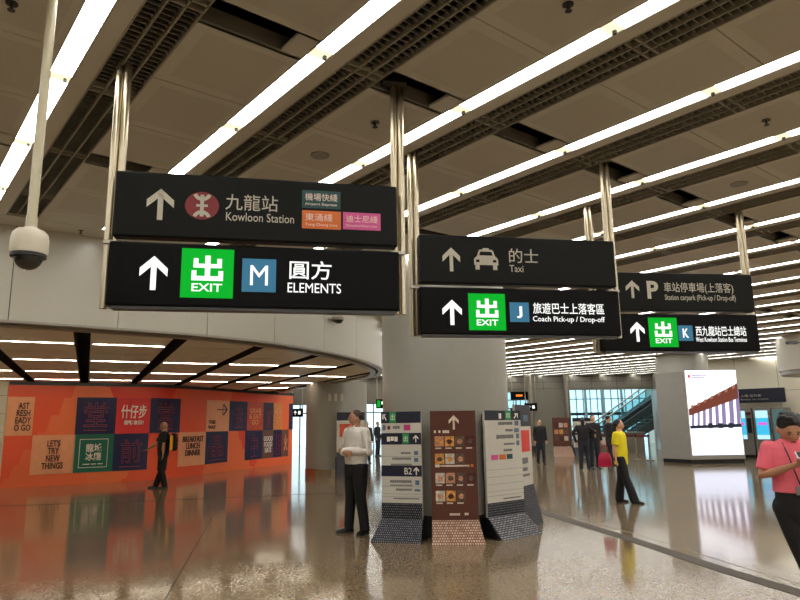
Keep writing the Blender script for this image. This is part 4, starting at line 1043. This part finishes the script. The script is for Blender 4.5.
# ------------------------------------------------------------------ people
def figure(label, loc, face_deg, H=1.75, wide=1.0, hk=1.0, pose=None, top=None, top_sleeve='short', trousers='trouser', skin='skin', hair='hair', hair_kind='short', vox=.012, top_hem=.88, head_turn=0, head_tilt=0, flare=0.0, belly=0.0, detail=True, collar=False):
    """a person in metres at 1.75 m; local front is -Y, local left is +X"""
    k = H / 1.75
    t = thing('person', label, 'person', loc, R(face_deg)); t.scale = (k, k, k)
    P = dict(hipL=(.09, 0, .93), hipR=(-.09, 0, .93), kneeL=(.10, -.015, .50), kneeR=(-.10, -.015, .50), ankL=(.11, .03, .09), ankR=(-.11, .03, .09),
             toeL=(.05, -1), toeR=(-.05, -1), shL=(.185, .01, 1.43), shR=(-.185, .01, 1.43), elL=(.235, .03, 1.14), elR=(-.235, .03, 1.14),
             wrL=(.24, -.06, .90), wrR=(-.24, -.06, .90), hdL=(0, -.15, -1), hdR=(0, -.15, -1), lean=(0, 0))
    P.update(pose or {})
    V = {a: Vector(b) for a, b in P.items() if len(b) == 3}
    lx, ly = P['lean']
    w = wide
    body = MB()
    def torso(mb, grow, z0=None, z1=9):
        T = [(.82, .10, .085), (.90, .155, .105), (.98, .158, .108), (1.06, .143, .10), (1.16, .143, .10), (1.28, .162, .108), (1.37, .172, .108), (1.43, .165, .098), (1.475, .11, .078), (1.50, .068, .062), (1.56, .052, .055)]
        rings = []
        for z, rx, ry in T:
            if z0 and z < z0 - .001: continue
            if z > z1: continue
            q = (z - .82) / .74; bx = belly * math.exp(-((z - 1.08) / .16) ** 2)
            rings.append([Vector((lx*q + (rx*w + grow) * math.cos(a), ly*q - bx*.5 + (ry*w + grow + bx) * math.sin(a), z)) for a in (2*math.pi*j/20 for j in range(20))])
        mb.loft(rings)
    torso(body, 0)
    sh = Vector((lx, ly, 0))
    for s in 'LR':
        body.tube([V['hip'+s], V['hip'+s].lerp(V['knee'+s], .5), V['knee'+s], V['knee'+s].lerp(V['ank'+s], .35), V['ank'+s]], [.088*w, .074*w, .052, .052*w, .034], 14, rnd_end=True)
        d = Vector((P['toe'+s][0], P['toe'+s][1], 0)).normalized(); an = V['ank'+s]
        body.tube([an + Vector((0, 0, -.03)) - d*.01, an + d*.06 + Vector((0, 0, -.055)), an + d*.12 + Vector((0, 0, -.065))], [.026, .018, .014], 10, rnd_end=True)
        S = V['sh'+s] + sh; E = V['el'+s] + sh; W = V['wr'+s] + sh
        body.tube([S + Vector((0, 0, -.0)), S.lerp(E, .4), E, E.lerp(W, .3), W], [.052*w, .045*w, .036, .037*w, .024], 12, rnd_end=True)
        # hand
        hd = Vector(P['hd'+s]).normalized(); side = hd.cross(Vector((0, 1, 0.001)));
        if side.length < .2: side = hd.cross(Vector((1, 0, 0)))
        side.normalize(); nrm = side.cross(hd)
        up = Vector(P.get('pn'+s, (0, 0, 0)))
        if up.length > .1: nrm = (up - hd*up.dot(hd)).normalized(); side = hd.cross(nrm)
        C0 = W + hd*.01; C1 = W + hd*.085
        body.tube([C0, C0.lerp(C1, .5), C1], [.026, .038, .036], 12, ref=side, ry=.42, rnd_end=True)
        cu = P.get('curl', .35)
        for fi_, (o_, ln) in enumerate(((-.030, .066), (-.010, .078), (.010, .073), (.029, .058))):
            a = C1 + side*o_ - hd*.012; dd = (hd + side*o_*2).normalized(); b1 = a + dd*ln*.45
            d2 = (dd - nrm*cu).normalized(); b2 = b1 + d2*ln*.33; d3 = (d2 - nrm*cu).normalized(); b3 = b2 + d3*ln*.26
            body.tube([a, b1, b2, b3], [.0098, .0092, .0085, .0072], 8, rnd_end=True)
        ts = -1 if s == 'L' else 1
        a = C0 + side*ts*.026 + hd*.012; b1 = a + (hd*.7 + side*ts*.7).normalized()*.036; b2 = b1 + (hd*.95 + side*ts*.15 - nrm*.3).normalized()*.034
        body.tube([a, b1, b2], [.0125, .011, .0085], 8, rnd_end=True)
    hc = Vector((lx, ly - .012 - .03*head_tilt/28, 1.632 - .045*head_tilt/28))
    HX = (Matrix.Rotation(R(head_turn), 3, 'Z') @ Matrix.Rotation(R(head_tilt), 3, 'X')) * hk
    nb = Vector((lx, ly + .012, 1.47)); body.tube([nb, hc + HX @ Vector((0, .018, -.06))], [.058*w**.5, .052*w**.5], 14, rnd_end=True)
    def headf(d, p):
        x, y, z = d
        if z < 0:
            p.x *= 1 - .30 * (-z)**1.4; p.y *= 1 - (.10 if y < 0 else .30) * (-z)**1.5
        if y < 0:
            g = lambda cx, cz, sx, sz: math.exp(-((x - cx)/sx)**2 - ((z - cz)/sz)**2)
            p.y -= .026*g(0, -.17, .13, .13) + .014*g(0, .02, .10, .16) + .007*g(0, .17, .6, .10) + .009*g(0, -.48, .24, .07) + .010*g(0, -.84, .3, .14)
            p.y += .013*g(.36, .03, .19, .10) + .013*g(-.36, .03, .19, .10)
            p.y -= .006*(g(.5, -.2, .2, .2) + g(-.5, -.2, .2, .2))
        return p
    HX4 = HX
    body.ell(hc, .076*w**.35, .096, .118, 36, 26, fn=headf, X=HX4)
    for sx_ in (1, -1):
        c = hc + HX @ Vector((sx_*.079*w**.35, .012, -.008)); body.ell(c, .010, .022, .033, 10, 8, X=HX @ Matrix.Rotation(R(-18*sx_), 3, 'Z'))
    bo = remeshed(body, 'body', M[skin], t, voxel=vox if vox < .012 else vox, smooth=2)
    # face paint as small children
    if detail:
        for sx_ in (1, -1):
            e = MB(); e.ell(hc + HX @ Vector((sx_*.030, -.0835, .004)), .012, .006, .006, 10, 8, X=HX); e.build('eye', M['eye'], t, smooth=True)
            e = MB(); e.ell(hc + HX @ Vector((sx_*.031, -.090, .024)), .019, .005, .0038, 10, 8, X=HX); e.build('eyebrow', M[hair], t, smooth=True)
        e = MB(); e.ell(hc + HX @ Vector((0, -.0945, -.058)), .024, .007, .006, 12, 8, X=HX); e.build('lips', M['lips'], t, smooth=True)
    # hair
    h = MB()
    def hairf(d, p):
        if d.y < 0 and d.z < .35: p = p * .93
        if d.z < -.1: p = Vector((p.x*.96, p.y, p.z*.7))
        return p
    if hair_kind == 'short': h.ell(hc + HX @ Vector((0, .017, .022)), .083*w**.35, .093, .108, 28, 18, fn=hairf, X=HX)
    elif hair_kind == 'crop': h.ell(hc + HX @ Vector((0, .022, .018)), .082*w**.3, .088, .104, 28, 18, fn=hairf, X=HX)
    elif hair_kind == 'full':
        h.ell(hc + HX @ Vector((0, .012, .034)), .090*w**.35, .100, .108, 28, 18, fn=hairf, X=HX)
        rr = random.Random(3)
        for _ in range(26):
            a = rr.uniform(0, 6.28); z = rr.uniform(.02, .09); rr_ = math.sqrt(max(0, 1 - ((z)/.115)**2))
            if math.sin(a) < -.2 and z < .055: continue
            h.ell(hc + HX @ Vector((.083*rr_*math.cos(a), .014 + .09*rr_*math.sin(a), .034 + z)), .02, .02, .018, 8, 6)
    elif hair_kind == 'long':
        h.ell(hc + HX @ Vector((0, .022, .02)), .086, .096, .110, 28, 18, fn=hairf, X=HX)
        h.tube([hc + HX @ Vector((0, .075, .03)), hc + HX @ Vector((0, .105, -.06)), hc + HX @ Vector((0, .10, -.17)), hc + HX @ Vector((0, .085, -.25))], [.065, .058, .05, .028], 12, rnd_end=True)
    if hair_kind != 'bald': remeshed(h, 'hair', M[hair], t, voxel=max(vox*.8, .007), smooth=1)
    # trousers
    tr = MB()
    rings = []
    for z, rx, ry in ((.80, .12, .095), (.88, .162, .117), (.97, .165, .117), (1.05, .160, .115), (1.10, .155, .116)):
        rings.append([Vector((rx*w*math.cos(a), -belly*.4*(z > .9) + (ry*w + belly*.75)*math.sin(a), z)) for a in (2*math.pi*j/20 for j in range(20))])
    tr.loft(rings)
    for s in 'LR':
        tr.ell(V['hip'+s], .104*w, .104*w, .104*w, 14, 10)
        hp, kn, an = V['hip'+s], V['knee'+s], V['ank'+s]; bt = an + Vector((0, 0, -.055))
        tr.tube([hp, hp.lerp(kn, .5), kn, kn.lerp(an, .5), bt], [.102*w, .09*w, .070*w, .066*w + flare*.5, .060*w + flare], 16)
    remeshed(tr, 'trousers', M[trousers], t, voxel=vox, smooth=2)
    for s in 'LR':
        d = Vector((P['toe'+s][0], P['toe'+s][1], 0)).normalized(); an = V['ank'+s]; z0 = an.z - .09
        sd = Vector((-d.y, d.x, 0)); rings = []
        for f, hw, hh in ((-.075, .022, .045), (-.055, .036, .07), (0, .040, .085), (.06, .042, .07), (.12, .047, .052), (.165, .042, .042), (.195, .022, .03)):
            c = Vector((an.x, an.y, z0)) + d*f
            rings.append([c + sd*(-hw), c + sd*hw, c + sd*hw*.97 + Vector((0, 0, hh*.6)), c + sd*hw*.6 + Vector((0, 0, hh)), c - sd*hw*.6 + Vector((0, 0, hh)), c - sd*hw*.97 + Vector((0, 0, hh*.6))])
        b = MB(); b.loft(rings); b.build('shoe', M['shoe'], t, smooth=True)
    # top
    tp = MB(); T0 = top_hem
    rings = []
    TT = [(T0, .170, .118), (max(T0 + .05, .98), .172, .12), (1.06, .174, .130), (1.16, .168, .124), (1.28, .180, .122), (1.37, .190, .122), (1.435, .178, .11), (1.478, .122, .09), (1.505, .076, .072)]
    for z, rx, ry in TT:
        q = (z - .82) / .74; bx = belly * math.exp(-((z - 1.08) / .16) ** 2)
        rings.append([Vector((lx*q + rx*w*math.cos(a), ly*q - bx*.5 + (ry*w + bx)*math.sin(a), z)) for a in (2*math.pi*j/20 for j in range(20))])
    tp.loft(rings)
    for s in 'LR':
        S = V['sh'+s] + sh; E = V['el'+s] + sh; W = V['wr'+s] + sh
        if top_sleeve == 'short': tp.tube([S, S.lerp(E, .4), S.lerp(E, .78)], [.068*w, .066*w, .062*w], 14, rnd_end=False); tp.ell(S, .068*w, .068*w, .066*w, 12, 8)
        else:
            e_ = .97 if top_sleeve == 'long' else .62
            tp.tube([S, S.lerp(E, .5), E, E.lerp(W, .4), E.lerp(W, e_)], [.068*w, .060*w, .052*w, .048*w, .038*w + .003], 14); tp.ell(S, .068*w, .068*w, .066*w, 12, 8); tp.ell(E, .052*w, .052*w, .052*w, 10, 8)
    if collar: tp.tube([(lx, ly + .015, 1.48), (lx, ly + .008, 1.525)], [.07, .064], 16)
    remeshed(tp, 'shirt' if top_sleeve != 'coat' else 'coat', M[top], t, voxel=vox, smooth=2)
    return t, V, hc, HX, sh

def part(mb, name, m, parent, **kw): return mb.build(name, M[m], parent, **kw)

# man in white with folded arms
t, V, hc, HX, sh = figure('man in a white shirt and black trousers standing with folded arms', (-.70, 10.15, 0), -46, 1.80, 1.17, 1.0,
    dict(kneeL=(.11, -.01, .5), kneeR=(-.12, -.0, .5), ankL=(.15, .04, .09), ankR=(-.17, .0, .09), toeL=(.3, -1), toeR=(-.4, -1),
         elL=(.29, -.0, 1.15), elR=(-.29, -.02, 1.15), wrL=(-.04, -.21, 1.17), wrR=(.02, -.25, 1.14), hdL=(-1, .05, .05), hdR=(1, .12, -.05), pnL=(0, -1, 0), pnR=(0, -1, 0)),
    'shirt_w', 'long', hair='hair_g', hair_kind='short', skin='skin_d', vox=.009, top_hem=.97, head_turn=-28, collar=True)
b = MB(); b.loft([[Vector(((.163)*math.cos(a), (.122)*math.sin(a), z)) for a in (2*math.pi*j/24 for j in range(24))] for z in (.985, 1.02)]); part(b, 'belt', 'shoe', t, smooth=True)
for sx_ in (1, -1):
    b = MB(); b.hexa([(sx_*.015, -.098, 1.50), (sx_*.062, -.075, 1.525), (sx_*.075, -.105, 1.455), (sx_*.035, -.125, 1.445)], [(sx_*.015, -.106, 1.50), (sx_*.062, -.083, 1.53), (sx_*.075, -.113, 1.455), (sx_*.035, -.133, 1.445)]); part(b, 'collar', 'shirt_w', t)
# woman in yellow
t, V, hc, HX, sh = figure('woman in a yellow T-shirt and black trousers with a red bag, facing right', (4.36, 13.35, 0), 56, 1.60, 1.2, 1.05,
    dict(hipL=(.085, 0, .93), kneeL=(.10, .05, .50), kneeR=(-.10, -.11, .51), ankL=(.10, .12, .09), ankR=(-.09, -.26, .09), toeL=(.1, -1), toeR=(0, -1),
         elL=(.22, .06, 1.15), elR=(-.235, .05, 1.15), wrL=(.24, .02, .93), wrR=(-.25, .03, .92), hdL=(0, -.1, -1), hdR=(0, -.1, -1)),
    'tee_y', 'short', hair_kind='long', vox=.011, top_hem=.80, head_turn=26, flare=.026)
tb = thing('handbag', 'red shoulder bag hanging behind the woman in yellow', 'bag', (4.07, 13.43, .68), R(58)); tb.scale = (.8, .8, .95)
b = MB(); b.loft([[Vector((x*sx_, y*sy_, z)) for x, y in ((-.07, -.15), (.07, -.15), (.085, 0), (.07, .15), (-.07, .15), (-.085, 0))] for z, sx_, sy_ in ((0, .8, .85), (.03, 1, 1.05), (.18, .95, 1.0), (.27, .55, .75), (.29, .35, .65))]); b.build('bag_body', M['bag_p'], tb, smooth=True)
b = MB(); b.tube([(0, -.10, .26), (0, -.08, .40), (0, 0, .46), (0, .08, .40), (0, .10, .26)], [.012]*5, 8); b.build('strap', M['bag_p'], tb, smooth=True)
# man in black walking left along the hoarding
t, V, hc, HX, sh = figure('bald man in black walking left past the orange hoarding', (-6.38, 17.8, 0), -66, 1.71, 1.3, 1.05,
    dict(kneeL=(.10, -.05, .50), kneeR=(-.10, .02, .50), ankL=(.10, .08, .09), ankR=(-.10, -.15, .09), elL=(.25, -.02, 1.14), wrL=(.25, -.02, .90), elR=(-.27, -.17, 1.17), wrR=(-.28, -.38, 1.02), hdR=(0, -1, -.35)),
    'tee_b', 'short', hair_kind='bald', skin='skin_d', vox=.014, top_hem=.92, head_turn=5)
b = MB(); b.loft([[Vector((.18*math.cos(a), -.005 + .152*math.sin(a), z)) for a in (R(230 + 6*q) for q in range(14))] + [Vector((.17*math.cos(a), -.005 + .142*math.sin(a), z)) for a in (R(230 + 6*q) for q in reversed(range(14)))] for z in (1.25, 1.34)]); part(b, 'shirt_print', 'tgrey', t)
tb = thing('backpack', 'black backpack with a yellow stripe worn by the bald man', 'bag', (-6.09, 17.70, .96), R(-66))
b = MB(); b.loft([[Vector((x*k_, y*k_, z)) for x, y in ((-.15, -.06), (.15, -.06), (.16, .03), (.10, .10), (-.10, .10), (-.16, .03))] for z, k_ in ((0, .8), (.04, 1), (.3, 1.02), (.42, .85), (.46, .5))]); b.build('bag_body', M['tee_b'], tb, smooth=True)
b = MB(); b.box(.155, .175, -.10, -.03, .02, .40); b.build('side_stripe', M['yel'], tb, bevel=.006)
t = t
# man in pink with phone
t, V, hc, HX, sh = figure('man in a pink polo shirt at the right edge looking down at his phone', (3.20, 5.5, 0), -16, 1.66, 1.02, 1.1,
    dict(shL=(.165, .01, 1.43), shR=(-.165, .01, 1.43), kneeL=(.18, -.02, .50), kneeR=(.0, -.05, .50), ankL=(.32, .04, .09), ankR=(.11, -.10, .09), elL=(.25, -.03, 1.19), elR=(-.255, -.03, 1.19), wrL=(.085, -.275, 1.31), wrR=(-.05, -.275, 1.30),
         hdL=(-.75, -.45, .25), hdR=(.75, -.45, .25), pnL=(.2, -.6, -1), pnR=(-.2, -.6, -1)),
    'tee_p', 'short', hair_kind='full', skin='skin_d', vox=.008, top_hem=1.06, head_turn=4, head_tilt=28, belly=.03, collar=True)
b = MB(); cyb = -.145
b.tube([(-.06, .02, 1.525), (-.075, -.075, 1.47), (-.055, -.146, 1.36), (-.03, -.17, 1.24), (0, -.18, 1.12)], [.006]*5, 6); b.tube([(.06, .02, 1.525), (.075, -.075, 1.47), (.055, -.146, 1.36), (.03, -.17, 1.24), (0, -.18, 1.12)], [.006]*5, 6); b.build('lanyard', M['plastic_b'], t, smooth=True)
b = MB(); b.box(-.045, .045, -.196, -.188, 1.05, 1.12); b.build('badge', M['tgrey'], t, bevel=.003)
a = R(-16); lp = Vector((.015, -.395, 1.385)) * (1.66/1.75); 
tb = thing('phone', 'pale phone held by the man in pink', 'phone', (3.20 + lp.x*math.cos(a) - lp.y*math.sin(a), 5.5 + lp.x*math.sin(a) + lp.y*math.cos(a), lp.z), a)
X = Matrix.Rotation(R(35), 4, 'X')
b = MB(); b.box(-.075, .075, -.04, .04, -.005, .005, X=X); b.build('phone_case', M['phone'], tb, bevel=.002)
b = MB(); b.box(-.068, .068, -.035, .035, .005, .006, X=X); b.build('display', M['plastic_b'], tb)
# far people
figure('person in a dark coat walking near the back wall, right of the middle column', (5.28, 25.4, 0), 5, 1.66, 1.05, 1.0, dict(kneeL=(.09, -.08, .5), ankL=(.09, -.1, .09), ankR=(-.09, .14, .1)), 'coat', 'long', 'denim', vox=.022, top_hem=.80, detail=False)
figure('person in black seen from behind, standing left of the woman in yellow', (6.0, 22.0, 0), 172, 1.70, 1.1, 1.0, dict(ankL=(.13, .02, .09), ankR=(-.13, .02, .09), elR=(-.33, -.02, 1.3), wrR=(-.42, -.1, 1.2), elL=(.33, -.02, 1.22)), 'coat', 'long', 'denim', hair_kind='long', vox=.02, top_hem=.9, detail=False)
figure('taller person in black beside the one seen from behind, facing them', (6.52, 22.6, 0), 10, 1.78, 1.08, 1.0, dict(elR=(-.25, -.1, 1.16), wrR=(-.12, -.28, 1.22), hdR=(.2, -1, .2)), 'coat', 'long', 'denim', vox=.02, top_hem=.88, detail=False)
figure('person in dark clothes mostly hidden behind the woman in yellow', (7.55, 24.2, 0), 100, 1.76, 1.05, 1.0, {}, 'coat', 'long', 'denim', vox=.022, detail=False)
figure('tiny person in dark clothes by the far glass, left of the group in black', (9.2, 33.0 - .8, 0), 90, 1.62, 1.0, 1.0, {}, 'coat', 'long', 'denim', vox=.03, detail=False)
red = mat('red jacket', (176, 44, 40), .8); M['redj'] = red; M['wj'] = mat('pale jacket', (190, 186, 180), .8)
for x, y, m, f, lab in ((-1.45, 27.5, 'coat', 20, 'far person in dark clothes between the two round columns, nearest'), (-1.62, 31, 'redj', 170, 'far person in a red jacket between the two round columns'), (-1.2, 33, 'coat', 60, 'far person in dark clothes by the bright glass, rightmost'), (-1.95, 34, 'wj', -40, 'far person in a pale jacket by the bright glass, leftmost')):
    figure(lab, (x, y, 0), f, 1.68, 1.0, 1.0, {}, m, 'long', 'denim', vox=.03, detail=False)
print('objects', len(bpy.data.objects))
